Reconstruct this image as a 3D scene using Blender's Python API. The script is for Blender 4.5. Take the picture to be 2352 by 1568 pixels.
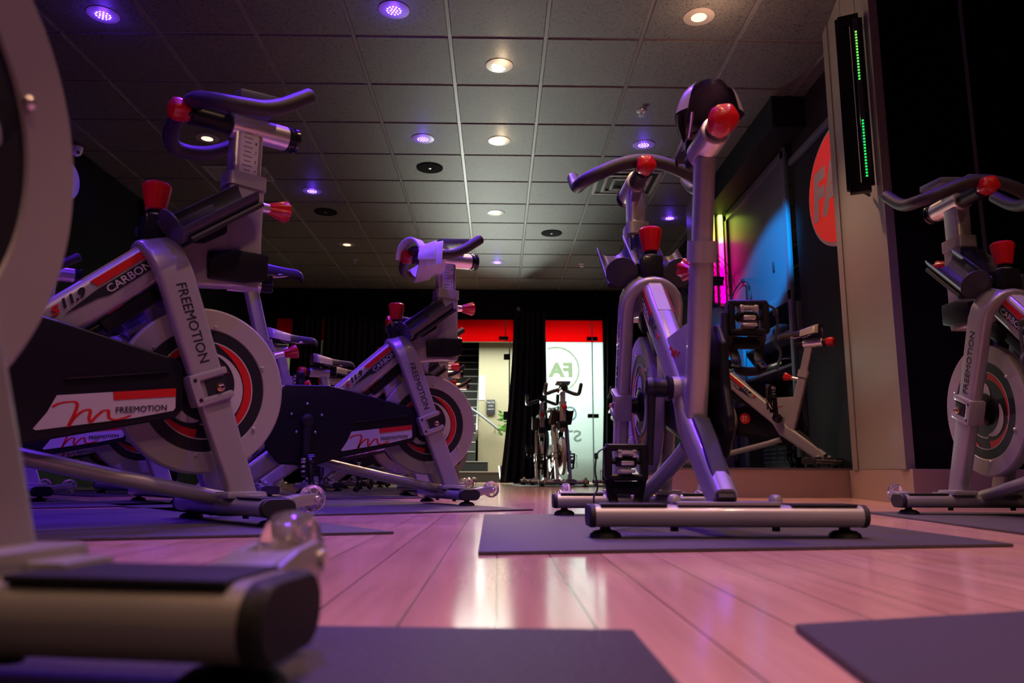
import bpy, bmesh, math, random
from mathutils import Vector, Matrix

for o in list(bpy.data.objects):
    bpy.data.objects.remove(o, do_unlink=True)
S = bpy.context.scene
COL = S.collection
PI = math.pi

# ------------------------------------------------------------------ camera
PITCH, YAW, ROLL, CAM_H = 0.1708, -0.0178, 0.0037, 0.125
def cam_axes():
    cp, sp, cy, sy, cr, sr = math.cos(PITCH), math.sin(PITCH), math.cos(YAW), math.sin(YAW), math.cos(ROLL), math.sin(ROLL)
    Z = Matrix(((cy, -sy, 0), (sy, cy, 0), (0, 0, 1)))
    f, u, r = Z @ Vector((0, cp, sp)), Z @ Vector((0, -sp, cp)), Z @ Vector((1, 0, 0))
    return cr * r + sr * u, -sr * r + cr * u, f
cr_, cu_, cf_ = cam_axes()
cam_d = bpy.data.cameras.new('camera')
cam = bpy.data.objects.new('camera', cam_d)
COL.objects.link(cam)
cam.matrix_world = Matrix(((cr_.x, cu_.x, -cf_.x, 0), (cr_.y, cu_.y, -cf_.y, 0), (cr_.z, cu_.z, -cf_.z, CAM_H), (0, 0, 0, 1)))
cam_d.sensor_width = 36
cam_d.lens = 1773.7 / 2352 * 36
cam_d.clip_start = 0.02
cam_d.dof.use_dof = True
cam_d.dof.focus_distance = 3.0
cam_d.dof.aperture_fstop = 5.6
S.camera = cam

# ------------------------------------------------------------------ world, exposure, large lights
W = bpy.data.worlds.new('world')
S.world = W
W.use_nodes = True
W.node_tree.nodes['Background'].inputs[0].default_value = (0.06, 0.05, 0.12, 1)
W.node_tree.nodes['Background'].inputs[1].default_value = 0.02
S.view_settings.view_transform = 'Standard'
S.view_settings.look = 'None'
S.view_settings.gamma = 1
S.view_settings.use_curve_mapping = False
S.view_settings.exposure = 0.0

CZ = 2.858          # ceiling height
WARM = (1.0, 0.56, 0.33)
BLUE = (0.14, 0.03, 1.0)

def lamp(name, kind, loc, energy, color, target=None, **k):
    d = bpy.data.lights.new(name, kind)
    d.energy = energy
    d.color = color
    for a, b in k.items():
        setattr(d, a, b)
    o = bpy.data.objects.new(name, d)
    COL.objects.link(o)
    o.location = loc
    if target is not None:
        o.rotation_euler = (Vector(target) - Vector(loc)).to_track_quat('-Z', 'Y').to_euler()
    return o

# (x, y, aim offset x, aim offset y, power) of the recessed spots; rows behind the photographer carry on the grid, with spots added
WARM_SPOTS = [(1.198, 4.246, 0.1, -.3, 150), (-.006, 4.841, .15, -.9, 150), (-.004, 6.039, .1, -.9, 150), (-2.419, 6.053, 0, 0, 8),
              (-.032, 7.839, 0, 0, 150), (-1.836, 9.025, 0, 0, 20)]
BLUE_SPOTS = [(-2.403, 4.311, .3, -.3, 40), (-.637, 4.219, -.3, -.4, 60), (-.636, 6.014, 0, -.3, 40), (-1.835, 7.239, 0, -.2, 30),
              (1.206, 6.084, .1, -.1, 26), (1.835, 7.94, 0, 0, 16), (-.023, 9.764, 0, 0, 16)]
# lamps of the same rows above and behind the camera (outside the picture), plus spots added to light the floor and bikes
for (x, y, tx, ty, e, c) in [
        (1.2, 1.2, 1.0, 2.0, 45, WARM), (.5, -.8, .5, 1.6, 52, WARM), (-1.2, -.6, -1.0, 1.6, 14, WARM), (2.4, .6, 2.2, 2.0, 14, WARM),
        (.30, 1.5, .30, 1.5, 130, WARM), (.4, 2.9, .5, 3.0, 50, WARM), (1.4, .3, 1.4, .5, 110, WARM), (.30, .2, .3, .5, 90, WARM),
        (-.64, 2.42, -.85, 2.2, 260, BLUE), (-.64, .62, -.5, .6, 70, BLUE), (-2.4, 2.5, -2.2, 2.7, 240, BLUE), (1.2, 2.42, 1.2, 2.3, 85, BLUE), (-.3, 3.3, -.5, 3.1, 220, BLUE),
        (-.45, -1.5, -.40, .45, 30, WARM),
        (-2.4, .7, -1.6, 1.6, 70, BLUE), (1.2, .6, 1.0, .8, 24, BLUE)]:
    lamp('unseen_ceiling_spot', 'SPOT', (x, y, CZ - .02), e, c, (tx, ty, 0.3), spot_size=math.radians(95 if c == BLUE else 74), spot_blend=.8, shadow_soft_size=.05)
# stage wash on the cabinet wall, cyan blue
lamp('stage_wash', 'SPOT', (1.0, 3.55, 2.80), 2400, (.0, .34, 1.0), (2.2, 6.15, 1.70), spot_size=math.radians(17), spot_blend=.6, shadow_soft_size=.03)
lamp('added_ceiling_uplight', 'SPOT', (-.30, 12.35, .12), 900, (.90, 1, .88), (1.7, 7.4, CZ), spot_size=math.radians(66), spot_blend=1, shadow_soft_size=.22)  # added spot out of view, brightens the ceiling in place of floor bounce
# corridor light beyond the glass front
lamp('corridor_light', 'AREA', (.2, 12.5, 2.34), 330, (.93, 1, .86), (.2, 12.5, 0), shape='RECTANGLE', size=3.4, size_y=1.0)
lamp('corridor_light', 'AREA', (1.1, 12.4, 1.9), 45, (.85, .97, 1), (1.1, 11.4, 1.2), shape='RECTANGLE', size=1.6, size_y=1.6)

# ------------------------------------------------------------------ materials
def mat(name, base, rough=.5, metal=0, emis=None, estr=0, trans=0, ior=1.45, coat=0, alpha=1, spec=.5, bump=None):
    m = bpy.data.materials.new(name)
    m.use_nodes = True
    nt = m.node_tree
    b = nt.nodes['Principled BSDF']
    b.inputs['Base Color'].default_value = (*base, 1)
    b.inputs['Roughness'].default_value = rough
    b.inputs['Metallic'].default_value = metal
    b.inputs['Transmission Weight'].default_value = trans
    b.inputs['IOR'].default_value = ior
    b.inputs['Coat Weight'].default_value = coat
    b.inputs['Alpha'].default_value = alpha
    b.inputs['Specular IOR Level'].default_value = spec
    if emis:
        b.inputs['Emission Color'].default_value = (*emis, 1)
        b.inputs['Emission Strength'].default_value = estr
    # a little procedural variation in roughness and relief for every surface
    tc = nt.nodes.new('ShaderNodeTexCoord')
    n = nt.nodes.new('ShaderNodeTexNoise')
    sc, amt = bump if bump else (60, .02)
    n.inputs['Scale'].default_value = sc
    nt.links.new(tc.outputs['Object'], n.inputs['Vector'])
    bp = nt.nodes.new('ShaderNodeBump')
    bp.inputs['Strength'].default_value = amt
    bp.inputs['Distance'].default_value = .002
    nt.links.new(n.outputs['Fac'], bp.inputs['Height'])
    nt.links.new(bp.outputs['Normal'], b.inputs['Normal'])
    return m

M = {}
M['silver'] = mat('silver_paint', (.38, .36, .355), .36, .40, coat=.3, bump=(400, .06))
M['chrome'] = mat('chrome', (.80, .76, .74), .30, .82)
M['black'] = mat('black_plastic', (.008, .008, .010), .36, spec=.3, bump=(500, .05))
M['gloss'] = mat('gloss_black_plastic', (.012, .012, .014), .18)
M['rubber'] = mat('black_rubber', (.014, .013, .015), .6, bump=(300, .3))
M['foam'] = mat('grip_foam', (.030, .024, .026), .42, bump=(700, .5))
M['dark'] = mat('dark_metal', (.03, .03, .033), .4, .6)
M['red'] = mat('red_plastic', (.52, .008, .012), .3, coat=.3)
M['redpaint'] = mat('red_decal', (.50, .012, .012), .4)
M['white'] = mat('white_decal', (.46, .42, .42), .45)
M['ink'] = mat('black_decal', (.012, .012, .016), .4)
M['disc'] = mat('flywheel_silver', (.34, .31, .31), .45, .12)
M['matte'] = mat('matte_black', (.006, .006, .007), .9, spec=.08)
M['clear'] = mat('clear_wheel', (.92, .90, .82), .06, trans=.92, ior=1.5)
M['brass'] = mat('bolt_brass', (.7, .5, .3), .25, 1)
M['saddle'] = mat('saddle_vinyl', (.03, .028, .032), .42, bump=(250, .1))
M['saddleside'] = mat('saddle_side_vinyl', (.20, .17, .15), .35)
M['towel'] = mat('towel_cotton', (.72, .72, .78), .9, bump=(350, .6))
M['mat'] = mat('rubber_floor_mat', (.050, .043, .050), .55, bump=(160, .9))
M['wallblack'] = mat('black_wall_paint', (.0045, .0045, .0065), .6, spec=.15, bump=(90, .15))
M['walldark'] = mat('charcoal_wall_paint', (.016, .014, .016), .6, spec=.2, bump=(90, .15))
M['cab'] = mat('grey_cabinet_paint', (.11, .125, .15), .38, bump=(40, .2))
M['taupe'] = mat('taupe_wall_paint', (.21, .19, .165), .42, bump=(60, .1))
M['ledge'] = mat('stage_riser_laminate', (.30, .22, .19), .4, bump=(60, .06))
M['ledgetop'] = mat('stage_top', (.10, .09, .10), .4)
M['alu'] = mat('brushed_aluminium', (.62, .60, .57), .3, .9, bump=(200, .08))
M['curtain'] = mat('black_curtain_cloth', (.008, .008, .011), .8, bump=(30, .3))
M['cream'] = mat('cream_wall_paint', (.15, .135, .088), .7)
M['whitewall'] = mat('white_wall_paint', (.28, .30, .27), .6)
M['tread'] = mat('stair_carpet', (.022, .022, .022), .9, bump=(300, .6))
M['nosing'] = mat('stair_nosing', (.30, .30, .29), .4)
M['grid'] = mat('ceiling_grid_metal', (.15, .145, .14), .4)
M['trimw'] = mat('trim_ring', (.30, .28, .26), .35)
M['leaf'] = mat('leaf_green', (.12, .38, .06), .5)
M['paper'] = mat('paper', (.75, .78, .85), .6)
M['signred'] = mat('sign_red', (.70, .012, .004), .4, emis=(1, .03, .01), estr=.3)
M['signrim'] = mat('sign_rim', (.80, .72, .58), .4)
M['clock'] = mat('clock_face', (.75, .8, .9), .5)

def node_mat(name):
    m = bpy.data.materials.new(name)
    m.use_nodes = True
    nt = m.node_tree
    return m, nt, nt.nodes['Principled BSDF'], (lambda t: nt.nodes.new(t)), nt.links.new

# maple floor: boards run along Y
def floor_mat():
    m, nt, b, N, L = node_mat('maple_floor')
    tc = N('ShaderNodeTexCoord'); mp = N('ShaderNodeMapping')
    mp.inputs['Rotation'].default_value[2] = PI / 2
    L(tc.outputs['Object'], mp.inputs['Vector'])
    br = N('ShaderNodeTexBrick')
    br.offset = .37; br.offset_frequency = 3
    for k, v in dict(Scale=1, **{'Mortar Size': .0012, 'Mortar Smooth': .3, 'Bias': 0, 'Brick Width': 1.15, 'Row Height': .083}).items():
        br.inputs[k].default_value = v
    br.inputs['Color1'].default_value = (.76, .44, .31, 1)
    br.inputs['Color2'].default_value = (.66, .36, .25, 1)
    br.inputs['Mortar'].default_value = (.17, .09, .06, 1)
    L(mp.outputs['Vector'], br.inputs['Vector'])
    mp2 = N('ShaderNodeMapping'); mp2.inputs['Scale'].default_value = (30, 1.6, 1)
    L(tc.outputs['Object'], mp2.inputs['Vector'])
    n = N('ShaderNodeTexNoise'); n.inputs['Scale'].default_value = 1.6; n.inputs['Detail'].default_value = 5
    L(mp2.outputs['Vector'], n.inputs['Vector'])
    mr = N('ShaderNodeMapRange'); mr.inputs['From Min'].default_value = .3; mr.inputs['From Max'].default_value = .7
    mr.inputs['To Min'].default_value = .84; mr.inputs['To Max'].default_value = 1.1
    L(n.outputs['Fac'], mr.inputs['Value'])
    mx = N('ShaderNodeMix'); mx.data_type = 'RGBA'; mx.blend_type = 'MULTIPLY'; mx.inputs['Factor'].default_value = 1
    L(br.outputs['Color'], mx.inputs['A']); L(mr.outputs['Result'], mx.inputs['B'])
    # small dark wood fibres
    mp3 = N('ShaderNodeMapping'); mp3.inputs['Scale'].default_value = (26, 5, 1)
    L(tc.outputs['Object'], mp3.inputs['Vector'])
    n3 = N('ShaderNodeTexNoise'); n3.inputs['Scale'].default_value = 1; n3.inputs['Detail'].default_value = 2
    L(mp3.outputs['Vector'], n3.inputs['Vector'])
    r3 = N('ShaderNodeMapRange'); r3.inputs['From Min'].default_value = .74; r3.inputs['From Max'].default_value = .80
    r3.inputs['To Min'].default_value = 1; r3.inputs['To Max'].default_value = .45
    L(n3.outputs['Fac'], r3.inputs['Value'])
    mx2 = N('ShaderNodeMix'); mx2.data_type = 'RGBA'; mx2.blend_type = 'MULTIPLY'; mx2.inputs['Factor'].default_value = 1
    L(mx.outputs['Result'], mx2.inputs['A']); L(r3.outputs['Result'], mx2.inputs['B'])
    L(mx2.outputs['Result'], b.inputs['Base Color'])
    n2 = N('ShaderNodeTexNoise'); n2.inputs['Scale'].default_value = 3.5; n2.inputs['Detail'].default_value = 3
    L(tc.outputs['Object'], n2.inputs['Vector'])
    r2 = N('ShaderNodeMapRange'); r2.inputs['To Min'].default_value = .10; r2.inputs['To Max'].default_value = .26
    L(n2.outputs['Fac'], r2.inputs['Value']); L(r2.outputs['Result'], b.inputs['Roughness'])
    b.inputs['Coat Weight'].default_value = .5; b.inputs['Coat Roughness'].default_value = .12
    ad = N('ShaderNodeMath'); ad.operation = 'MULTIPLY_ADD'; ad.inputs[1].default_value = -.6
    L(br.outputs['Fac'], ad.inputs[0]); L(n2.outputs['Fac'], ad.inputs[2])
    bp = N('ShaderNodeBump'); bp.inputs['Strength'].default_value = .25; bp.inputs['Distance'].default_value = .002
    L(ad.outputs[0], bp.inputs['Height']); L(bp.outputs['Normal'], b.inputs['Normal'])
    return m
M['floor'] = floor_mat()

# mineral-fibre tile with pinholes and fissures
def tile_mat():
    m, nt, b, N, L = node_mat('black_ceiling_tile')
    tc = N('ShaderNodeTexCoord')
    n = N('ShaderNodeTexNoise'); n.inputs['Scale'].default_value = 75; n.inputs['Detail'].default_value = 3; n.inputs['Distortion'].default_value = 1.4
    L(tc.outputs['Object'], n.inputs['Vector'])
    cr = N('ShaderNodeValToRGB')
    cr.color_ramp.elements[0].position = .40; cr.color_ramp.elements[0].color = (.035, .035, .033, 1)
    cr.color_ramp.elements[1].position = .46; cr.color_ramp.elements[1].color = (.105, .105, .10, 1)
    L(n.outputs['Fac'], cr.inputs['Fac']); L(cr.outputs['Color'], b.inputs['Base Color'])
    b.inputs['Roughness'].default_value = .55
    bp = N('ShaderNodeBump'); bp.inputs['Strength'].default_value = .25; bp.inputs['Distance'].default_value = .004
    L(n.outputs['Fac'], bp.inputs['Height']); L(bp.outputs['Normal'], b.inputs['Normal'])
    return m
M['tile'] = tile_mat()

# LED tube whose colour changes along its height (yellow green on top, magenta below)
def led_mat(name, z0, z1, dots, stops, strength):
    m = bpy.data.materials.new(name); m.use_nodes = True
    nt = m.node_tree; N = nt.nodes.new; L = nt.links.new
    nt.nodes.remove(nt.nodes['Principled BSDF'])
    tc = N('ShaderNodeTexCoord'); sp = N('ShaderNodeSeparateXYZ'); L(tc.outputs['Object'], sp.inputs[0])
    mr = N('ShaderNodeMapRange'); mr.inputs['From Min'].default_value = z0; mr.inputs['From Max'].default_value = z1
    L(sp.outputs['Z'], mr.inputs['Value'])
    cr = N('ShaderNodeValToRGB'); L(mr.outputs['Result'], cr.inputs['Fac'])
    el = cr.color_ramp.elements
    for i, (p, c) in enumerate(stops):
        e = el[i] if i < 2 else el.new(p)
        e.position = p; e.color = (*c, 1)
    em = N('ShaderNodeEmission'); L(cr.outputs['Color'], em.inputs['Color'])
    em.inputs['Strength'].default_value = strength
    if dots:
        wv = N('ShaderNodeMath'); wv.operation = 'SINE'
        ml = N('ShaderNodeMath'); ml.operation = 'MULTIPLY'; ml.inputs[1].default_value = dots
        L(sp.outputs['Z'], ml.inputs[0]); L(ml.outputs[0], wv.inputs[0])
        r = N('ShaderNodeMapRange'); r.inputs['From Min'].default_value = -1; r.inputs['To Min'].default_value = .25 * strength; r.inputs['To Max'].default_value = strength
        L(wv.outputs[0], r.inputs['Value']); L(r.outputs['Result'], em.inputs['Strength'])
    L(em.outputs[0], nt.nodes['Material Output'].inputs['Surface'])
    return m

def emis(name, c, s):
    m = bpy.data.materials.new(name); m.use_nodes = True
    nt = m.node_tree; nt.nodes.remove(nt.nodes['Principled BSDF'])
    e = nt.nodes.new('ShaderNodeEmission'); e.inputs[0].default_value = (*c, 1); e.inputs[1].default_value = s
    nt.links.new(e.outputs[0], nt.nodes['Material Output'].inputs['Surface'])
    return m
M['bulb'] = emis('warm_lamp_glow', (1, .78, .50), 9)
M['bulbdim'] = emis('warm_lamp_dim_glow', (1, .72, .40), 2.2)
M['led'] = emis('blue_led_glow', (.30, .18, 1), 6)
M['ledring'] = emis('blue_led_lens', (.05, .01, .9), .5)
M['halo'] = emis('sign_halo', (.12, .5, 1), 3)

def frost_mat(name='frosted_glass', col=(.60, .68, .66), dcol=(.3, .33, .33)):
    m = bpy.data.materials.new(name); m.use_nodes = True
    nt = m.node_tree; N = nt.nodes.new; L = nt.links.new
    nt.nodes.remove(nt.nodes['Principled BSDF'])
    t = N('ShaderNodeBsdfTranslucent'); t.inputs[0].default_value = (*col, 1)
    d = N('ShaderNodeBsdfDiffuse'); d.inputs[0].default_value = (*dcol, 1)
    mx = N('ShaderNodeMixShader'); mx.inputs[0].default_value = .25
    L(t.outputs[0], mx.inputs[1]); L(d.outputs[0], mx.inputs[2]); L(mx.outputs[0], nt.nodes['Material Output'].inputs['Surface'])
    return m
M['frost'] = frost_mat()
M['redband'] = frost_mat('red_film', (.62, .03, .035), (.4, .01, .012))
M['logopale'] = frost_mat('pale_olive_film', (.80, .82, .66), (.3, .31, .27))
M['logoblue'] = frost_mat('pale_blue_film', (.62, .76, .84), (.27, .3, .32))
M['logowhite'] = frost_mat('white_film', (.8, .8, .8), (.4, .4, .4))
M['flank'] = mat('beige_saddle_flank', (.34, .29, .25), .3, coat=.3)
M['holder'] = mat('bottle_holder_plastic', (.045, .045, .06), .34)
M['glass'] = mat('clear_glass', (.85, 1, .93), .0, trans=1, ior=1.05, spec=.3)
M['glassedge'] = mat('green_glass_edge', (.25, .65, .50), .15, emis=(.3, .9, .6), estr=0)

# ------------------------------------------------------------------ mesh helpers
class MB:
    def __init__(s): s.v = []; s.f = []
    def add(s, vs, fs):
        n = len(s.v); s.v += [tuple(v) for v in vs]; s.f += [tuple(i + n for i in f) for f in fs]; return s
    def box(s, c, d, R=None, bev=0, seg=2):
        bm = bmesh.new(); bmesh.ops.create_cube(bm, size=1)
        for v in bm.verts: v.co = Vector((v.co.x * d[0], v.co.y * d[1], v.co.z * d[2]))
        if bev: bmesh.ops.bevel(bm, geom=bm.edges[:], offset=bev, segments=seg, profile=.6, affect='EDGES')
        if R is not None: bmesh.ops.transform(bm, matrix=R, verts=bm.verts)
        for v in bm.verts: v.co += Vector(c)
        return s.bm(bm)
    def bm(s, bm):
        bm.verts.index_update()
        s.add([v.co.copy() for v in bm.verts], [[v.index for v in f.verts] for f in bm.faces]); bm.free(); return s
    def prism(s, pts, y0, y1, bev=0, plane='xz', seg=2):
        """polygon in the xz plane drawn out along y (plane 'xy': along z; 'yz': along x)"""
        def P(a, b, t): return {'xz': (a, t, b), 'xy': (a, b, t), 'yz': (t, a, b)}[plane]
        bm = bmesh.new()
        lo = [bm.verts.new(P(a, b, y0)) for a, b in pts]; hi = [bm.verts.new(P(a, b, y1)) for a, b in pts]
        bm.faces.new(lo); bm.faces.new(hi[::-1])
        n = len(pts)
        for i in range(n): bm.faces.new((lo[i], hi[i], hi[(i + 1) % n], lo[(i + 1) % n]))
        bmesh.ops.recalc_face_normals(bm, faces=bm.faces)
        if bev: bmesh.ops.bevel(bm, geom=bm.edges[:], offset=bev, segments=seg, profile=.6, affect='EDGES')
        return s.bm(bm)
    def lathe(s, p0, axis, prof, n=28, lobes=0, depth=0):
        """prof: (radius, distance along axis)"""
        a = Vector(axis).normalized(); u = a.orthogonal().normalized(); w = a.cross(u); p0 = Vector(p0)
        vs, fs = [], []
        for r, t in prof:
            for k in range(n):
                th = 2 * PI * k / n; rr = r * (1 - depth * (.5 + .5 * math.cos(lobes * th))) if lobes else r
                vs.append(p0 + a * t + u * rr * math.cos(th) + w * rr * math.sin(th))
        m = len(prof)
        for i in range(m - 1):
            for k in range(n): fs.append((i * n + k, i * n + (k + 1) % n, (i + 1) * n + (k + 1) % n, (i + 1) * n + k))
        if prof[0][0] > 1e-6: fs.append(tuple(range(n - 1, -1, -1)))
        if prof[-1][0] > 1e-6: fs.append(tuple(range((m - 1) * n, m * n)))
        return s.add(vs, fs)
    def cyl(s, p0, p1, r, r1=None, n=20, bev=0):
        d = Vector(p1) - Vector(p0); L = d.length; r1 = r if r1 is None else r1
        pr = [(r, 0), (r1, L)] if not bev else [(r - bev, 0), (r, bev), (r1, L - bev), (r1 - bev, L)]
        return s.lathe(p0, d, pr, n)
    def sweep(s, path, sec, ref, close=False, scales=None):
        """sec: 2-D closed section (a along side vector, b along normal)"""
        P = [Vector(p) for p in path]; ref = Vector(ref); vs, fs = [], []; n = len(sec); m = len(P)
        for i, p in enumerate(P):
            if close: t = (P[(i + 1) % m] - P[i - 1]).normalized()
            else: t = (P[min(i + 1, m - 1)] - P[max(i - 1, 0)]).normalized()
            sd = (ref - t * ref.dot(t)).normalized(); nm = t.cross(sd)
            k = scales[i] if scales else (1, 1)
            if not isinstance(k, tuple): k = (k, k)
            for a, b in sec: vs.append(p + sd * a * k[0] + nm * b * k[1])
        for i in range(m if close else m - 1):
            j = (i + 1) % m
            for k in range(n): fs.append((i * n + k, i * n + (k + 1) % n, j * n + (k + 1) % n, j * n + k))
        if not close: fs.append(tuple(range(n - 1, -1, -1))); fs.append(tuple(range((m - 1) * n, m * n)))
        return s.add(vs, fs)
    def build(s, name, m, parent=None, smooth=35, loc=None):
        me = bpy.data.meshes.new(name); me.from_pydata(s.v, [], s.f); me.validate()
        bm = bmesh.new(); bm.from_mesh(me); bmesh.ops.recalc_face_normals(bm, faces=bm.faces); bm.to_mesh(me); bm.free()
        me.materials.append(M[m] if isinstance(m, str) else m)
        if smooth: me.shade_smooth(); me.set_sharp_from_angle(angle=math.radians(smooth))
        o = bpy.data.objects.new(name, me); COL.objects.link(o)
        if parent: o.parent = parent
        if loc: o.location = loc
        return o

def rrect(w, h, r, n=4):
    out = []
    for cx, cy, a0 in ((w / 2 - r, h / 2 - r, 0), (-w / 2 + r, h / 2 - r, 90), (-w / 2 + r, -h / 2 + r, 180), (w / 2 - r, -h / 2 + r, 270)):
        for k in range(n + 1):
            a = math.radians(a0 + 90 * k / n); out.append((cx + r * math.cos(a), cy + r * math.sin(a)))
    return out
def ell(a, b, n=16): return [(a * math.cos(2 * PI * k / n), b * math.sin(2 * PI * k / n)) for k in range(n)]
def smooth_path(pts, k=6):
    P = [Vector(p) for p in pts]; out = []
    for i in range(len(P) - 1):
        p0, p1, p2, p3 = P[max(i - 1, 0)], P[i], P[i + 1], P[min(i + 2, len(P) - 1)]
        for j in range(k):
            t = j / k
            out.append(.5 * ((2 * p1) + (p2 - p0) * t + (2 * p0 - 5 * p1 + 4 * p2 - p3) * t * t + (3 * p1 - p0 - 3 * p2 + p3) * t ** 3))
    return out + [P[-1]]
def tag(o, label=None, cat=None, group=None, kind=None):
    for k, v in (('label', label), ('category', cat), ('group', group), ('kind', kind)):
        if v: o[k] = v
    return o
def empty(name, loc=(0, 0, 0), rz=0):
    o = bpy.data.objects.new(name, None); COL.objects.link(o); o.empty_display_size = .1
    o.location = loc; o.rotation_euler = (0, 0, rz); return o
def struct(o): o['kind'] = 'structure'; return o

def text_into(mb, txt, origin, xd, yd, width, height, depth=.0012, bold=0, shear=0):
    """lettering as solid faces: origin = lower left, xd / yd unit directions"""
    cu = bpy.data.curves.new('t', 'FONT'); cu.body = txt; cu.size = 1; cu.extrude = .5; cu.offset = bold; cu.shear = shear; cu.resolution_u = 3
    ob = bpy.data.objects.new('t', cu); COL.objects.link(ob)
    dg = bpy.context.evaluated_depsgraph_get(); me = bpy.data.meshes.new_from_object(ob.evaluated_get(dg))
    xs = [v.co.x for v in me.vertices]; ys = [v.co.y for v in me.vertices]
    x0, x1, y0, y1 = min(xs), max(xs), min(ys), max(ys)
    xd, yd = Vector(xd), Vector(yd); zd = xd.cross(yd)
    vs = [Vector(origin) + xd * ((v.co.x - x0) / (x1 - x0) * width) + yd * ((v.co.y - y0) / (y1 - y0) * height) + zd * ((v.co.z) * depth) for v in me.vertices]
    mb.add(vs, [tuple(p.vertices) for p in me.polygons])
    bpy.data.objects.remove(ob); bpy.data.curves.remove(cu); bpy.data.meshes.remove(me)
    return mb

SCRIPT = [(0, 125), (40, 146), (95, 153), (132, 148), (138, 118), (112, 55), (85, 0), (118, 48), (165, 88), (205, 98), (212, 82), (204, 45), (212, 18),
          (245, 52), (285, 84), (316, 86), (318, 62), (322, 36), (355, 24), (400, 30), (455, 46)]
def script_m(mb, origin, xd, yd, width, depth=.0012, wt=1.0, tail=1.0):
    """the handwritten mark: one pen stroke with a swelling width"""
    P = smooth_path([(x * (tail if x > 330 else 1), y, 0) for x, y in SCRIPT], 4)
    k = width / 455; xd, yd = Vector(xd), Vector(yd); zd = xd.cross(yd); o = Vector(origin); top, bot = [], []
    n = len(P); up, dn = [], []
    for i, p in enumerate(P):
        t = (P[min(i + 1, n - 1)] - P[max(i - 1, 0)]).normalized(); nm = Vector((-t.y, t.x, 0))
        w_ = wt * (5 + 7 * abs(t.y)) * (0.35 if i in (0, n - 1) else 1)
        for lst, sg in ((up, 1), (dn, -1)):
            q = p + nm * w_ * sg; lst.append(o + xd * q.x * k + yd * q.y * k)
    vs = [a + zd * depth / 2 for a in up] + [a + zd * depth / 2 for a in dn] + [a - zd * depth / 2 for a in up] + [a - zd * depth / 2 for a in dn]
    fs = []
    for i in range(n - 1):
        fs += [(i, n + i, n + i + 1, i + 1), (2 * n + i, 2 * n + i + 1, 3 * n + i + 1, 3 * n + i), (i, i + 1, 2 * n + i + 1, 2 * n + i), (n + i, 3 * n + i, 3 * n + i + 1, n + i + 1)]
    return mb.add(vs, fs)

def sector(mb, c, r0, r1, a0, a1, y, dy, n=40):
    """curved band in the xz plane round c; r0, r1 may be functions of 0..1"""
    f0 = r0 if callable(r0) else (lambda t: r0); f1 = r1 if callable(r1) else (lambda t: r1)
    vs, fs = [], []
    for i in range(n + 1):
        t = i / n; a = math.radians(a0 + (a1 - a0) * t); ca, sa = math.cos(a), math.sin(a)
        for r in (f0(t), f1(t)):
            for yy in (y, y + dy): vs.append((c[0] + r * ca, yy, c[1] + r * sa))
    for i in range(n):
        a, b = 4 * i, 4 * i + 4
        fs += [(a, a + 2, b + 2, b), (a + 1, b + 1, b + 3, a + 3), (a, b, b + 1, a + 1), (a + 2, a + 3, b + 3, b + 2)]
    fs += [(0, 1, 3, 2), (4 * n, 4 * n + 2, 4 * n + 3, 4 * n + 1)]
    return mb.add(vs, fs)

# ------------------------------------------------------------------ the indoor bike (x forward, y left, z up; origin on the floor under the wheel)
WX, WZ, WR = -.037, .320, .217           # flywheel centre and radius
BB = (-.535, .320)                       # crank axle
TD, TN, C0 = Vector((.742, 0, .670)), Vector((-.670, 0, .742)), Vector((-.163, 0, .635))
def tube_pt(a, b, y): return C0 + TD * a + TN * b + Vector((0, y, 0))

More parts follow.
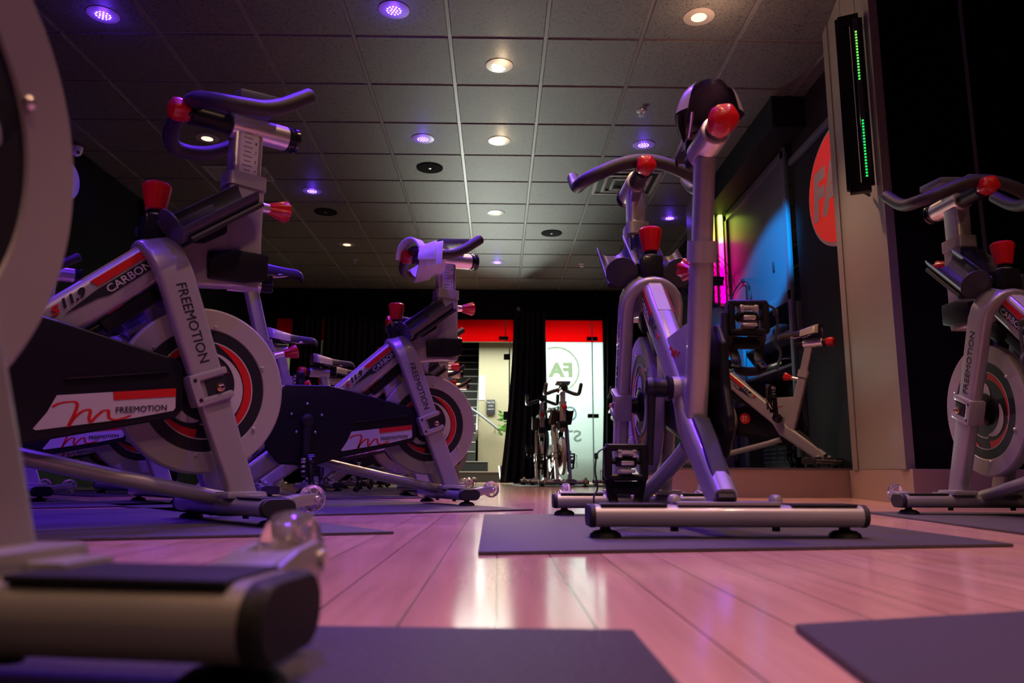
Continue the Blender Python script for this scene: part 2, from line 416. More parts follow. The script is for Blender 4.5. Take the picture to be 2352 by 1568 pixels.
def make_stabiliser(root, x, front):
    sec = rrect(.084, .042, .020, 5)
    mb = MB(); mb.sweep([(x, -.262, .042), (x, .262, .042)], sec, (1, 0, 0))
    if front:
        for s in (-1, 1):
            mb.box((x - .004, s * .075, .068), (.10, .075, .016), bev=.006)           # fork foot casting
            mb.box((x + .012, s * .112, .0655), (.045, .05, .007), bev=.003)
            # wheel bracket: two cheeks each side of the wheel
            for q in (-.019, .019):
                pts = [(x + .01, .040), (x + .03, .060), (x + .070, .070), (x + .104, .0735), (x + .117, .069), (x + .122, .061), (x + .117, .052), (x + .104, .047), (x + .075, .042), (x + .03, .028)]
                mb.prism(pts, s * .219 + q - .004, s * .219 + q + .004, bev=.002)
            mb.prism([(x + .02, .030), (x + .02, .062), (x + .070, .070), (x + .072, .060)], s * .219 - .02, s * .219 + .02, bev=.002)
    else:
        mb.box((x - .002, 0, .0655), (.070, .20, .007), bev=.003)
        for s in (-1, 1): mb.lathe((x - .005, s * .10, .068), (0, 0, 1), [(.013, 0), (.013, .006), (.010, .012), (.004, .015)], 14)
    st = mb.build('front_stabiliser' if front else 'rear_stabiliser', 'silver', root)
    for s in (-1, 1):
        # shaped black end cap
        MB().sweep([(x, s * .258, .042), (x, s * .2665, .042), (x, s * .270, .042)], sec, (1, 0, 0), scales=[1.03, 1.03, .93]).build('end_cap', 'rubber', st)
        f = MB()
        f.lathe((x, s * .235, .0), (0, 0, 1), [(.031, 0), (.030, .007), (.022, .013), (.011, .015), (.009, .024)], 24)
        f.build('levelling_foot', 'rubber', st)
        MB().box((x - .004, s * .184, .0630), (.066, .128, .0045), bev=.002).build('step_pad', 'rubber', st)
        b = MB()
        b.cyl((x, s * .10, .012), (x, s * .10, .024), .008, n=8).build('nut', 'dark', st)
        if front:
            w_ = MB()
            w_.lathe((x + .110, s * .219 - .014, .061), (0, 1, 0), [(.006, 0), (.026, 0), (.031, .004), (.0325, .010), (.0325, .018), (.031, .024), (.026, .028), (.006, .028)], 36)
            wh = w_.build('transport_wheel', 'clear', st)
            MB().cyl((x + .110, s * .219 - .026, .061), (x + .110, s * .219 + .026, .061), .0065, n=14, bev=.0015).build('wheel_axle', 'chrome', st)
            h = MB(); h.lathe((x + .110, s * .219 - .006, .061), (0, 1, 0), [(.0125, 0), (.0125, .012)], 16)
            for k in range(6):
                a = k * PI / 3; h.box((x + .110 + .018 * math.cos(a), s * .219, .061 + .018 * math.sin(a)), (.013, .010, .003), R=Matrix.Rotation(-a, 4, 'Y'))
            h.build('wheel_hub', 'chrome', st)
    return st

def make_fork(root):
    pts = []
    X = lambda z: .088 - .385 * z
    for z in (.062, .14, .22, .30, .38, .46, .53, .59): pts.append((X(z), -.070, z))
    for k in range(1, 12):
        a = PI * k / 12; z = .60 + .068 * math.sin(a); pts.append((X(z) - .004, -.070 * math.cos(a), z))
    for z in (.59, .53, .46, .38, .30, .22, .14, .062): pts.append((X(z), .070, z))
    n = len(pts)
    sc = [(.84 + .22 * min(1, max(0, (p[2] - .06) / .5)), 1) for p in pts]
    mb = MB(); mb.sweep(pts, rrect(.080, .036, .011, 4), (.933, 0, .359), scales=sc)
    fk = mb.build('fork', 'silver', root)
    for s in (-1, 1):
        b = MB(); y0 = s * .070; R = Matrix.Rotation(-.367, 4, 'Y')
        for (dx, dz, sx, sz) in ((0, .030, .094, .018), (0, -.030, .094, .018), (-.036, 0, .024, .070)):
            v = R @ Vector((dx, 0, dz)); b.box((-.040 + v.x, y0 + s * .004, .325 + v.z), (sx, .050, sz), R=R, bev=.006)
        b.build('axle_bracket', 'silver', fk)
        MB().box((-.026, y0 + s * .002, .325), (.05, .042, .044), R=R, bev=.002).build('bracket_slot', 'ink', fk)
        q = MB(); q.lathe((-.018, y0 + s * .012, .325), (0, s, 0), [(.011, 0), (.011, .014), (.006, .015), (.006, .022), (.004, .024)], 14)
        q.build('axle_nut', 'brass', fk)
        for dz in (-.024, .024):
            v = R @ Vector((-.036, 0, dz)); MB().cyl((-.040 + v.x, y0 + s * .02, .325 + v.z), (-.040 + v.x, y0 + s * .0296, .325 + v.z), .0045, n=10).build('screw', 'dark', fk)
    for s in (-1, 1):
        t = MB(); n_ = Vector((.933, 0, .359)); a = Vector((X(.565), s * .0885, .565)); b_ = Vector((X(.375), s * .0885, .375))
        if s < 0: text_into(t, 'FREEMOTION', a - n_ * .011, (b_ - a).normalized(), n_, .195, .024)
        else: text_into(t, 'FREEMOTION', b_ - n_ * .011, (a - b_).normalized(), n_, .195, .024)
        t.build('fork_lettering', 'ink', fk, smooth=0)
    return fk

def make_flywheel(root):
    mb = MB()
    mb.lathe((WX, -.017, WZ), (0, 1, 0), [(.160, .004), (.163, .001), (.212, 0), (.217, .004), (.217, .030), (.212, .034), (.163, .033), (.160, .030)], 96)
    # close the ring through its middle
    mb.lathe((WX, -.012, WZ), (0, 1, 0), [(.05, 0), (.162, 0)], 64); mb.lathe((WX, .012, WZ), (0, 1, 0), [(.05, 0), (.162, 0)], 64)
    fw = mb.build('flywheel', 'disc', root)
    for s in (-1, 1):
        y = s * .013; d = s * .0012
        k = MB(); sector(k, (WX, WZ), .1285, .1605, 0, 360, y, d, 96); k.build('black_ring', 'ink', fw)
        k = MB(); sector(k, (WX, WZ), .046, .1255, 0, 360, y, d * .5, 80); k.build('inner_black_disc', 'ink', fw)
        k = MB()
        tap = lambda lo, hi, w0, w1: (lambda t: lo + (hi - lo) * (w0 + (w1 - w0) * t))
        sector(k, (WX, WZ), lambda t: .105 + .018 * (abs(2 * t - 1) ** 3), .1265, -70, 78, y + d * .5, d, 50)
        sector(k, (WX, WZ), lambda t: .105 + .018 * t, .1265, 108, 200, y + d * .5, d, 40)
        sector(k, (WX, WZ), lambda t: .123 - .02 * t, .1265, 205, 262, y + d * .5, d, 30)
        k.build('red_arc', 'redpaint', fw)
        k = MB()
        sector(k, (WX, WZ), .1265, .1295, 0, 360, y + d * .5, d, 96)
        sector(k, (WX, WZ), lambda t: .066 + .034 * t, .102, -40, 88, y + d * .5, d, 40)
        sector(k, (WX, WZ), lambda t: .058, lambda t: .062 + .03 * math.sin(PI * t), 60, 130, y + d * .4, d, 30)
        sector(k, (WX, WZ), .080, lambda t: .085 + .02 * math.sin(PI * t), 170, 262, y + d * .5, d, 40)
        sector(k, (WX, WZ), .088, .092, -95, -30, y + d * .5, d, 30)
        k.build('silver_arc', 'white', fw)
        k = MB(); script_m(k, (WX + (.030 if s < 0 else .062), y + d * 2.2, WZ + .060), (s * -1 * .92, 0, -.39 if s < 0 else .39), (.39 * (-s) * (1 if s < 0 else 1), 0, .92), .034)
        k.build('script_mark', 'redpaint', fw, smooth=0)
        k = MB(); k.lathe((WX, s * .012, WZ), (0, s, 0), [(.050, 0), (.050, .006), (.030, .012), (.026, .030)], 30); k.build('hub', 'black', fw)
        for q in range(6):
            a = math.radians(25 + 60 * q); MB().lathe((WX + .168 * math.cos(a), s * .0165, WZ + .168 * math.sin(a)), (0, s, 0), [(.0055, 0), (.0055, .003), (.003, .006)], 10).build('disc_bolt', 'chrome', fw)
    for o in [fw] + [q for q in bpy.data.objects if q.parent == fw]:
        for v in o.data.vertices: v.co.x = -.024 + (v.co.x - WX) * .949; v.co.z = .324 + (v.co.z - WZ) * .949
    return fw

def make_frame(root):
    mb = MB()
    # big carbon top tube
    a, b = tube_pt(.03, 0, 0), tube_pt(-.50, 0, 0)
    mb.sweep([a, tube_pt(-.12, 0, 0), tube_pt(-.30, 0, 0), b], rrect(.060, .094, .020, 5), (0, 1, 0), scales=[(1, 1), (1, 1), (.95, 1), (.9, .95)])
    # gusset, seat tube, rear leg, bottom bracket shell
    mb.prism([(-.385, .460), (-.652, .458), (-.625, .36), (-.578, .25), (-.47, .31)], -.020, .020, bev=.006)
    mb.sweep([(-.584, 0, .215), (-.616, 0, .315), (-.667, 0, .485), (-.7045, 0, .614)], rrect(.046, .062, .016, 4), (0, 1, 0), scales=[1, 1, .98, .96])
    mb.sweep([(-.515, 0, .30), (-.55, 0, .245), (-.61, 0, .203), (-.70, 0, .135), (-.788, 0, .066)], rrect(.055, .082, .018, 4), (0, 1, 0), scales=[.9, 1, 1, .95, .85])
    mb.cyl((BB[0], -.040, BB[1]), (BB[0], .040, BB[1]), .027, n=28, bev=.003)
    # neck body between fork and upright
    mb.prism([(-.195, .615), (-.168, .684), (-.075, .70), (-.02, .785), (-.002, .83), (-.002, .90), (.090, .90), (.098, .605), (-.03, .588), (-.105, .575)], -.028, .028, bev=.009, seg=3)
    mb.sweep([(.046, 0, .60), (.046, 0, .88)], rrect(.098, .062, .014, 4), (1, 0, 0))
    fr = mb.build('frame', 'silver', root)
    MB().sweep([(.046, 0, .868), (.046, 0, .905)], rrect(.106, .070, .016, 4), (1, 0, 0)).build('upright_collar', 'silver', fr)
    MB().sweep([(-.694, 0, .580), (-.7075, 0, .624)], rrect(.056, .074, .018, 4), (0, 1, 0)).build('seat_tube_collar', 'silver', fr)
    g = MB(); g.prism([(-.045, .602), (-.05, .672), (.02, .690), (.108, .692), (.110, .622), (.05, .606)], -.046, .046, bev=.008); g.build('belt_cover', 'black', fr)
    g = MB(); g.sweep([(-.642, 0, .240), (-.700, 0, .192), (-.768, 0, .120), (-.808, 0, .074)], rrect(.038, .012, .005, 3), (0, 1, 0)); g.build('leg_grip', 'rubber', fr)
    for s in (-1, 1):
        yy = s * .0308
        st = MB(); q = lambda a_, b_, y_=yy: tube_pt(a_, b_, y_)
        def poly(mb_, pts, y_):
            o = Vector((0, s * .0012, 0)); A = [tube_pt(p[0], p[1], y_) for p in pts]; n = len(A)
            mb_.add(A + [v + o for v in A], [tuple(range(n)), tuple(range(2 * n - 1, n - 1, -1))] + [(i, (i + 1) % n, n + (i + 1) % n, n + i) for i in range(n)])
        poly(st, [(-.030, .016), (-.030, .034), (-.168, .034), (-.158, .016)], yy); st.build('red_stripe', 'redpaint', fr, smooth=0)
        st = MB(); poly(st, [(-.022, .011), (-.022, -.014), (-.150, -.014), (-.175, -.006), (-.255, .002), (-.168, .011)], yy); st.build('black_stripe', 'ink', fr, smooth=0)
        xd = TD * (1 if s < 0 else -1)
        t = MB(); o = q(-.148 if s < 0 else -.030, -.0105, yy + s * .0014); text_into(t, 'CARBON', o, xd, TN, .118, .0185, .001, bold=.01); t.build('tube_lettering', 'white', fr, smooth=0)
        t = MB(); o = q(-.248 if s < 0 else -.172, .012, yy + s * .0008); text_into(t, '11.9', o, xd, TN, .062, .021, .001, bold=.04, shear=.3); t.build('model_lettering', 'ink', fr, smooth=0)
        t = MB(); o = q(-.278 if s < 0 else -.252, .010, yy + s * .0008); text_into(t, 'S', o, xd, TN, .026, .019, .001, bold=.04, shear=.3); t.build('model_letter', 'redpaint', fr, smooth=0)
        t = MB(); script_m(t, (-.555 if s < 0 else -.450, s * .0212, .392), (-s, 0, 0), (0, 0, 1), .105); t.build('frame_script_mark', 'redpaint', fr, smooth=0)
    st = MB(); st.box(tube_pt(-.10, .0472, 0), (.15, .035, .0014), R=Matrix.Rotation(-math.atan2(.670, .742), 4, 'Y')); st.build('scale_label', 'white', fr)
    # lower tube
    MB().sweep([(-.530, 0, .188), (-.44, 0, .162), (-.22, 0, .112), (0, 0, .066), (.05, 0, .056)], ell(.021, .019), (0, 1, 0)).build('lower_tube', 'silver', root)
    # brake and belt tensioner under the tube
    b = MB(); b.box(tube_pt(-.13, -.068, 0), (.15, .036, .036), R=Matrix.Rotation(-math.atan2(.670, .742), 4, 'Y'), bev=.01, seg=3)
    b.box(tube_pt(-.02, -.082, 0), (.075, .052, .055), R=Matrix.Rotation(-.55, 4, 'Y'), bev=.01)
    b.cyl(tube_pt(-.20, -.062, 0), tube_pt(-.27, -.055, 0), .010)
    b.build('brake_arm', 'black', root)
    return fr

def make_guard(root):
    g = MB()
    outer = [(-.655, .410), (-.618, .456), (-.455, .461), (-.372, .446), (-.118, .388), (-.098, .372), (-.090, .270), (-.108, .248), (-.42, .176), (-.50, .148), (-.628, .155), (-.682, .213), (-.684, .243), (-.660, .31)]
    g.prism(outer, -.064, -.044, bev=.007, seg=3)
    # inner cover, seen from the left side
    g.prism([(-.55, .37), (-.42, .39), (-.16, .345), (-.15, .26), (-.42, .205), (-.55, .205)], -.046, -.026, bev=.006)
    gd = g.build('chain_guard', 'black', root)
    lip = MB(); lip.box((-.24, -.068, .338), (.22, .006, .005), R=Matrix.Rotation(-.16, 4, 'Y'), bev=.002); lip.build('guard_rib', 'gloss', gd)
    p = MB(); yy = -.0646
    def quad(mb_, pts, y_, d=-.0012):
        n = len(pts); mb_.add([(a, y_, b) for a, b in pts] + [(a, y_ + d, b) for a, b in pts], [tuple(range(n)), tuple(range(2 * n - 1, n - 1, -1))] + [(i, (i + 1) % n, n + (i + 1) % n, n + i) for i in range(n)])
    lab = [(-.360, .283), (-.375, .246), (-.398, .210), (-.392, .207), (-.20, .243), (-.116, .264), (-.111, .271), (-.114, .317)]
    quad(p, lab, yy); lb = p.build('label_panel', 'white', gd, smooth=0)
    p = MB(); quad(p, [(-.250, .2982), (-.247, .280), (-.1125, .298), (-.114, .317)], yy - .0012); p.build('label_stripe', 'redpaint', gd, smooth=0)
    xd = Vector((.993, 0, .118)); yd = Vector((-.118, 0, .993))
    p = MB(); script_m(p, (-.362, yy - .0014, .214), xd, yd, .158, wt=.85); p.build('script_mark', 'redpaint', gd, smooth=0)
    p = MB(); text_into(p, 'FREEMOTION', (-.240, yy - .0026, .2515), xd, yd, .110, .0132, .001); p.build('lettering', 'ink', gd, smooth=0)
    for k in range(5):
        a = math.radians(90 + 72 * k); MB().lathe((BB[0] + .060 * math.cos(a), -.064, BB[1] + .005 + .060 * math.sin(a)), (0, -1, 0), [(.005, 0), (.005, .002), (.003, .004)], 10).build('guard_screw', 'chrome', gd)
    return gd

def make_crank(root, s, phi):
    """crank arm turned by phi; the pedal hangs below its axle"""
    L = .170
    c = MB(); c.lathe((0, s * .0, 0), (0, s, 0), [(.026, -.050), (.030, -.036), (.022, -.032), (.022, -.010), (.026, 0), (.022, .012), (.012, .016)], 24)
    c.sweep([(0, s * .002, 0), (0, s * .004, -.06), (0, s * .008, -.13), (0, s * .010, -.178)], rrect(.030, .018, .007, 3), (1, 0, 0), scales=[1.2, 1, .9, .85])
    ca = c.build('crank_arm', 'dark', root); ca.location = (BB[0], s * .084, BB[1]); ca.rotation_euler = (0, phi, 0)
    px, pz = BB[0] - L * math.sin(phi), BB[1] - L * math.cos(phi)
    pd = MB(); y = lambda v: s * v
    pd.cyl((0, y(.0), 0), (0, y(.100), 0), .007, n=12)
    for (yc, zc, w_, h_) in ((.052, .032, .096, .017), (.052, -.036, .096, .015), (.012, -.002, .018, .074), (.094, -.002, .018, .074)):
        pd.box((0, y(yc), zc), (.034, w_, h_), bev=.0078, seg=3)
    pd.box((0, y(.052), 0), (.026, .050, .026), bev=.008)
    pe = pd.build('pedal', 'black', root); pe.location = (px, s * .096, pz)
    ck = MB()
    for (yc, zc, w_, h_) in ((.052, .020, .044, .008), (.035, .017, .010, .018), (.069, .017, .010, .018), (.052, -.022, .036, .008), (.052, -.004, .030, .010)):
        ck.box((-.010, y(yc), zc), (.030, w_, h_), bev=.003)
    ck.build('cleat_clip', 'chrome', pe)
    tc = MB(); bar = rrect(.022, .006, .0025, 2)
    for q in (.014, .090):
        tc.sweep(smooth_path([(.008, y(q), -.040), (.016, y(q + (.052 - q) * .15), -.072), (.010, y(q + (.052 - q) * .3), -.100), (-.008, y(q + (.052 - q) * .1), -.122)], 4), bar, (0, 1, 0))
    tc.sweep([(.010, y(.020), -.060), (.012, y(.084), -.060)], rrect(.03, .006, .002, 2), (0, 0, 1))
    tc.sweep(smooth_path([(-.006, y(.016), -.118), (.006, y(.035), -.128), (.006, y(.069), -.128), (-.006, y(.088), -.118)], 4), rrect(.022, .006, .002, 2), (0, 0, 1))
    tc.build('toe_cage', 'black', pe)
    sp = MB(); sp.sweep(smooth_path([(-.004, y(.100), .030), (-.006, y(.118), .018), (-.004, y(.124), -.02), (.004, y(.118), -.06), (-.002, y(.128), -.085), (0, y(.118), -.125)], 5), rrect(.012, .003, .001, 1), (1, 0, 0))
    sp.box((-.004, y(.121), .012), (.016, .008, .014), bev=.002)
    sp.build('pedal_strap', 'rubber', pe)
    return ca, pe

def knob(mb, p, axis, r0, r1, L, lobes=8, depth=.06):
    return mb.lathe(p, axis, [(r0 * .8, 0), (r0, .004), (r0 + (r1 - r0) * .6, L * .55), (r1, L * .9), (r1 * .93, L * .98), (r1 * .55, L * 1.04), (0.0001, L * 1.05)], 40, lobes, depth)

TILT = math.radians(3)
HX, HZ = .078, 1.045                       # centre of the fore-aft tube
def hp(x, y, z):                           # point in the tilted bar frame
    dx = x - HX; return (HX + dx * math.cos(TILT) - z * math.sin(TILT), y, HZ + dx * math.sin(TILT) + z * math.cos(TILT))

def make_bar(root):
    post = MB(); post.sweep([(.044, 0, .72), (.044, 0, 1.045)], rrect(.080, .050, .010, 3), (1, 0, 0))
    post.lathe(hp(-.004, 0, 0), Vector(hp(1, 0, 0)) - Vector(hp(0, 0, 0)), [(.028, 0), (.0335, .001), (.0335, .160), (.029, .162)], 36)
    po = post.build('handlebar_post', 'chrome', root)
    for s in (-1,):
        MB().box((.044, s * .0256, .955), (.050, .0010, .15)).build('scale_label', 'white', po)
        t = MB()
        for k in range(11): t.box((.040, s * .0264, .890 + .013 * k), (.026 if k % 2 else .018, .0006, .0011))
        for k in range(5): text_into(t, str(5 - k), (.060, s * .0262, .888 + .026 * k), (-s, 0, 0), (0, 0, 1), .004, .007, .0006)
        t.build('scale_marks', 'ink', po, smooth=0)
    e = MB(); e.lathe(hp(.157, 0, 0), Vector(hp(1, 0, 0)) - Vector(hp(0, 0, 0)), [(.036, 0), (.036, .006), (.031, .008), (.031, .020), (.034, .021), (.036, .030), (.025, .031)], 32)
    e.build('end_cap', 'gloss', po)
    sl = MB(); ax = Vector(hp(1, 0, 0)) - Vector(hp(0, 0, 0))
    sl.lathe(hp(-.112, 0, -.002), ax, [(.022, 0), (.0265, .004), (.0265, .118)], 28)
    # bull-horn bar
    path = smooth_path([(.130, .190, 1.100), (.095, .190, 1.074), (.050, .190, 1.042), (.005, .190, 1.020), (-.045, .188, 1.010), (-.085, .172, 1.010), (-.108, .135, 1.022), (-.116, .08, 1.044), (-.115, .03, 1.058), (-.114, 0, 1.061)], 5)
    full = path + [Vector((p.x, -p.y, p.z)) for p in reversed(path[:-1])]
    n = len(full)
    sc = [1.0] * n; sc[0] = sc[-1] = .80
    sl.box(hp(-.108, 0, .010), (.050, .052, .050), bev=.012, seg=3)
    hb = sl.build('bar_slider', 'black', root)
    MB().sweep(full, ell(.0205, .0205, 16), (0, 0, 1), scales=sc).build('handlebar', 'foam', hb)
    k = MB(); kk = Vector(hp(-.108, 0, .002)); k.lathe(kk, -ax, [(.020, 0), (.025, .003), (.029, .014), (.032, .034), (.029, .047), (.017, .054), (.0001, .056)], 32, 5, .12)
    k.build('slider_knob', 'red', hb)
    return po, hb

def make_console(hb):
    c = MB(); c.box(hp(.060, 0, .068), (.135, .150, .022), R=Matrix.Rotation(-TILT - .06, 4, 'Y'), bev=.006)
    c.box(hp(-.03, 0, .050), (.10, .05, .020), R=Matrix.Rotation(-TILT, 4, 'Y'), bev=.004)
    o = c.build('console_tray', 'cab', hb)
    return o

def make_knobs_and_holders(root):
    s = MB(); s.cyl((-.170, 0, .670), (-.172, 0, .765), .0185, n=24, bev=.002); s.prism([(-.203, .672), (-.203, .740), (-.10, .748), (-.04, .81), (-.002, .868), (.0, .73), (-.06, .688)], -.030, .030, bev=.008)
    st = s.build('resistance_housing', 'gloss', root)
    k = MB(); k.lathe((-.172, 0, .757), (-.02, 0, 1), [(.021, 0), (.0245, .003), (.029, .028), (.0345, .058), (.0345, .064), (.028, .070), (.0001, .074)], 40, 10, .05)
    k.build('resistance_knob', 'red', st)
    MB().cyl((-.171, 0, .7405), (-.1715, 0, .747), .0205, n=24).build('stem_ring', 'chrome', st)
    p = MB(); p.lathe((.086, 0, .832), (1, 0, .06), [(.016, 0), (.014, .006), (.013, .035)], 22); pp = p.build('upright_pin', 'chrome', root)
    k = MB(); knob(k, (.118, 0, .834), (1, 0, .06), .016, .031, .058, 8, .16); k.build('upright_pin_knob', 'red', pp)
    p = MB(); p.lathe((-.675, 0, .565), (1, 0, .30), [(.013, 0), (.012, .060)], 20); pp = p.build('seat_pin', 'chrome', root)
    k = MB(); knob(k, (-.625, 0, .580), (1, 0, .30), .014, .029, .055, 8, .16); k.build('seat_pin_knob', 'red', pp)
    for sd in (-1, 1):
        A, B = Vector((-.158, sd * .084, .700)), Vector((.018, sd * .084, .836))
        ax = (B - A).normalized(); sidev = Vector((0, 1, 0)); nm = ax.cross(sidev); 
        if nm.z < 0: nm = -nm
        mb = MB(); n = 18; vs, fs = [], []
        rows = 5
        for (rr) in (.045, .0415):
            for i in range(rows):
                t = i / (rows - 1); c = A + (B - A) * t
                for j in range(n + 1):
                    th = sd * math.radians(-128 + 200 * j / n)
                    vs.append(c + sidev * math.sin(th) * rr * 1.05 - nm * math.cos(th) * rr + ax * (.012 * (1 - math.cos(th)) * (t - .5)))
        W_ = n + 1; O = rows * W_
        for i in range(rows - 1):
            for j in range(n):
                fs.append((i * W_ + j, i * W_ + j + 1, (i + 1) * W_ + j + 1, (i + 1) * W_ + j))
                fs.append((O + i * W_ + j, O + (i + 1) * W_ + j, O + (i + 1) * W_ + j + 1, O + i * W_ + j + 1))
        for i in range(rows - 1):
            for j in (0, n): fs.append((i * W_ + j, (i + 1) * W_ + j, O + (i + 1) * W_ + j, O + i * W_ + j))
        for j in range(n):
            for i in (0, rows - 1): fs.append((i * W_ + j, i * W_ + j + 1, O + i * W_ + j + 1, O + i * W_ + j))
        mb.add(vs, fs)
        mb.lathe(A - ax * .003, ax, [(.0455, 0), (.0455, .004)], 30)
        mb.box(A + (B - A) * .4 - Vector((0, sd * .050, 0)) + nm * -.012, (.11, .016, .05), R=Matrix.Rotation(-math.atan2(ax.z, ax.x), 4, 'Y'), bev=.004)
        bh = mb.build('bottle_holder', 'holder', root)
        f = MB(); f.sweep([A - nm * .047 + ax * .01, B - nm * .047 + ax * .004], rrect(.070, .014, .006, 3), (0, 1, 0)); f.build('holder_sleeve', 'rubber', bh)

def make_seat(root):
    SD = Vector((-.279, 0, .960))
    p = MB(); p.sweep([(-.648, 0, .42), (-.7045, 0, .622), (-.750, 0, .792)], rrect(.040, .054, .014, 4), (0, 1, 0))
    NPOST = len(p.v)
    p.lathe((-.762, 0, .778), (-1, 0, 0), [(.026, 0), (.0305, .001), (.0305, .122), (.027, .124)], 32)
    po = p.build('seat_post', 'chrome', root)
    q = MB(); q.lathe((-.884, 0, .778), (-1, 0, 0), [(.024, 0), (.024, .020)], 24); q.lathe((-.763, 0, .778), (1, 0, 0), [(.024, 0), (.024, .042), (.018, .046)], 24)
    q.cyl((-.90, 0, .778), (-.73, 0, .778), .020); q.box((-.735, 0, .806), (.030, .05, .036), bev=.006); q.cyl((-.735, 0, .79), (-.735, 0, .840), .011)
    q.build('seat_slider', 'black', po)
    k = MB(); k.lathe((-.902, 0, .778), (-1, 0, 0), [(.022, 0), (.0275, .004), (.030, .018), (.0315, .034), (.027, .050), (.015, .058), (.0001, .060)], 36, 5, .08); k.build('seat_slider_knob', 'red', po)
    # saddle loft
    NU, NV = 26, 17; vs = []
    def prof(u):   # u 0 nose .. 1 rear -> (x, half width, top z, side drop)
        x = -.600 - .272 * u
        hw = .020 + .006 * u if u < .35 else .0221 + .054 * (math.sin((u - .35) / .65 * PI / 2) ** 1.5)
        z = .878 + .016 * (1 - math.cos(u * PI)) * .5 + .018 * max(0, (u - .6) / .4) ** 1.4 - .020 * max(0, (.14 - u) / .14) ** 2
        d = .024 + .036 * u
        if u > .9: hw *= 1 - .30 * ((u - .9) / .1) ** 2
        return x, hw, z, d
    for side in (0, 1):
        for i in range(NU):
            u = i / (NU - 1); x, hw, z, d = prof(u); hw2 = hw * (1 if side == 0 else .93)
            if i == 0: hw2 *= .55
            for j in range(NV):
                v = -1 + 2 * j / (NV - 1); a = abs(v)
                drop = d * max(0, (a - .55) / .45) ** 1.8
                zz = z - drop - .004 * math.exp(-(v / .18) ** 2) * (1 if u > .3 else 0)
                if side: zz = min(zz, z - .014) if a < .9 else zz - .003
                xx = x - (.020 * math.cos(v * PI / 2 * 2) if u > .92 else 0) * (u - .92) / .08
                vs.append((xx, v * hw2 * (1 - .10 * max(0, a - .8)), zz))
    fs = []; O = NU * NV
    for i in range(NU - 1):
        for j in range(NV - 1):
            a_ = i * NV + j; fs.append((a_, a_ + 1, a_ + NV + 1, a_ + NV)); fs.append((O + a_, O + a_ + NV, O + a_ + NV + 1, O + a_ + 1))
        for j in (0, NV - 1): a_ = i * NV + j; fs.append((a_, a_ + NV, O + a_ + NV, O + a_))
    for j in range(NV - 1):
        for i in (0, NU - 1): a_ = i * NV + j; fs.append((a_, a_ + 1, O + a_ + 1, O + a_))
    sd = MB().add(vs, fs).build('saddle', 'saddle', po, smooth=50)
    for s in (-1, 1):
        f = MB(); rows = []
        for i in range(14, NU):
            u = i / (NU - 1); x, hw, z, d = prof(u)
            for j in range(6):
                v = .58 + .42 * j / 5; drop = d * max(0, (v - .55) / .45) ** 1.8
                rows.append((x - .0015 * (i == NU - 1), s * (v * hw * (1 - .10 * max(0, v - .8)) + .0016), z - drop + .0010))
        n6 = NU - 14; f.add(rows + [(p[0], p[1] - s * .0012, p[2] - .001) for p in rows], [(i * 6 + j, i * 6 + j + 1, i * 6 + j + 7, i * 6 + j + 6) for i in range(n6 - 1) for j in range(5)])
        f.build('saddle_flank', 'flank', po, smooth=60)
    r = MB()
    for s in (-1, 1): r.sweep(smooth_path([(-.640, s * .010, .862), (-.69, s * .018, .848), (-.76, s * .022, .846), (-.82, s * .030, .872)], 4), ell(.0038, .0038, 8), (0, 0, 1))
    r.box((-.735, 0, .846), (.034, .052, .016), bev=.003)
    r.build('saddle_rail', 'chrome', po)
    for o in [po] + [q for q in bpy.data.objects if q.parent == po]:
        for v in o.data.vertices:
            if o is po and v.index < NPOST: continue
            v.co.x += .050; v.co.z += .022 - (.020 if o.name.startswith('saddle') else 0)
    return po

def make_bike():
    root = empty('indoor_bike')
    make_stabiliser(root, .062, True); make_stabiliser(root, -.788, False)
    make_fork(root); make_flywheel(root); make_frame(root); make_guard(root)
    cr, pr_ = make_crank(root, -1, 0), make_crank(root, 1, PI)
    make_knobs_and_holders(root); po, hb = make_bar(root); make_console(hb); make_seat(root)
    return root

PROTO = make_bike()
def children_of(o): return [c for c in bpy.data.objects if c.parent == o]
PROTO_TREE = [(c, children_of(c)) for c in children_of(PROTO)]
DETAIL = ('screw', 'nut', 'disc_bolt', 'guard_screw', 'stem_ring', 'scale', 'step_pad', 'axle_nut', 'bracket_slot', 'wheel_axle', 'guard_rib', 'cleat')
def place_bike(x, y, deg, label, z=.006, bar_up=0, seat_up=0, phi=0, bar_slide=0, seat_slide=0, group=None, console=True, first=False, plain=False):
    if first: root = PROTO
    else:
        root = PROTO.copy(); COL.objects.link(root)
        for ch in PROTO_TREE:
            c = ch[0].copy(); COL.objects.link(c); c.parent = root
            for g in ch[1]:
                if g.name.startswith('console') and not console: continue
                if plain and g.name.startswith(DETAIL): continue
                d = g.copy(); COL.objects.link(d); d.parent = c
    root.location = (x, y, z); root.rotation_euler = (0, 0, math.radians(deg))
    tag(root, label, 'exercise bike', group)
    for c in children_of(root):
        nm = c.name.split('.')[0]
        if nm == 'handlebar_post': c.location = (0, 0, bar_up)
        elif nm == 'bar_slider': c.location = (bar_slide * math.cos(TILT), 0, bar_up + bar_slide * math.sin(TILT))
        elif nm == 'seat_post': c.location = (-.279 * seat_up + 0, 0, .960 * seat_up)
        elif nm == 'crank_arm':
            s = 1 if c.location.y > 0 else -1; c.rotation_euler = (0, phi + (PI if s > 0 else 0), 0)
        elif nm == 'pedal':
            s = 1 if c.location.y > 0 else -1; a = phi + (PI if s > 0 else 0)
            c.location = (BB[0] - .170 * math.sin(a), s * .096, BB[1] - .170 * math.cos(a))
    return root

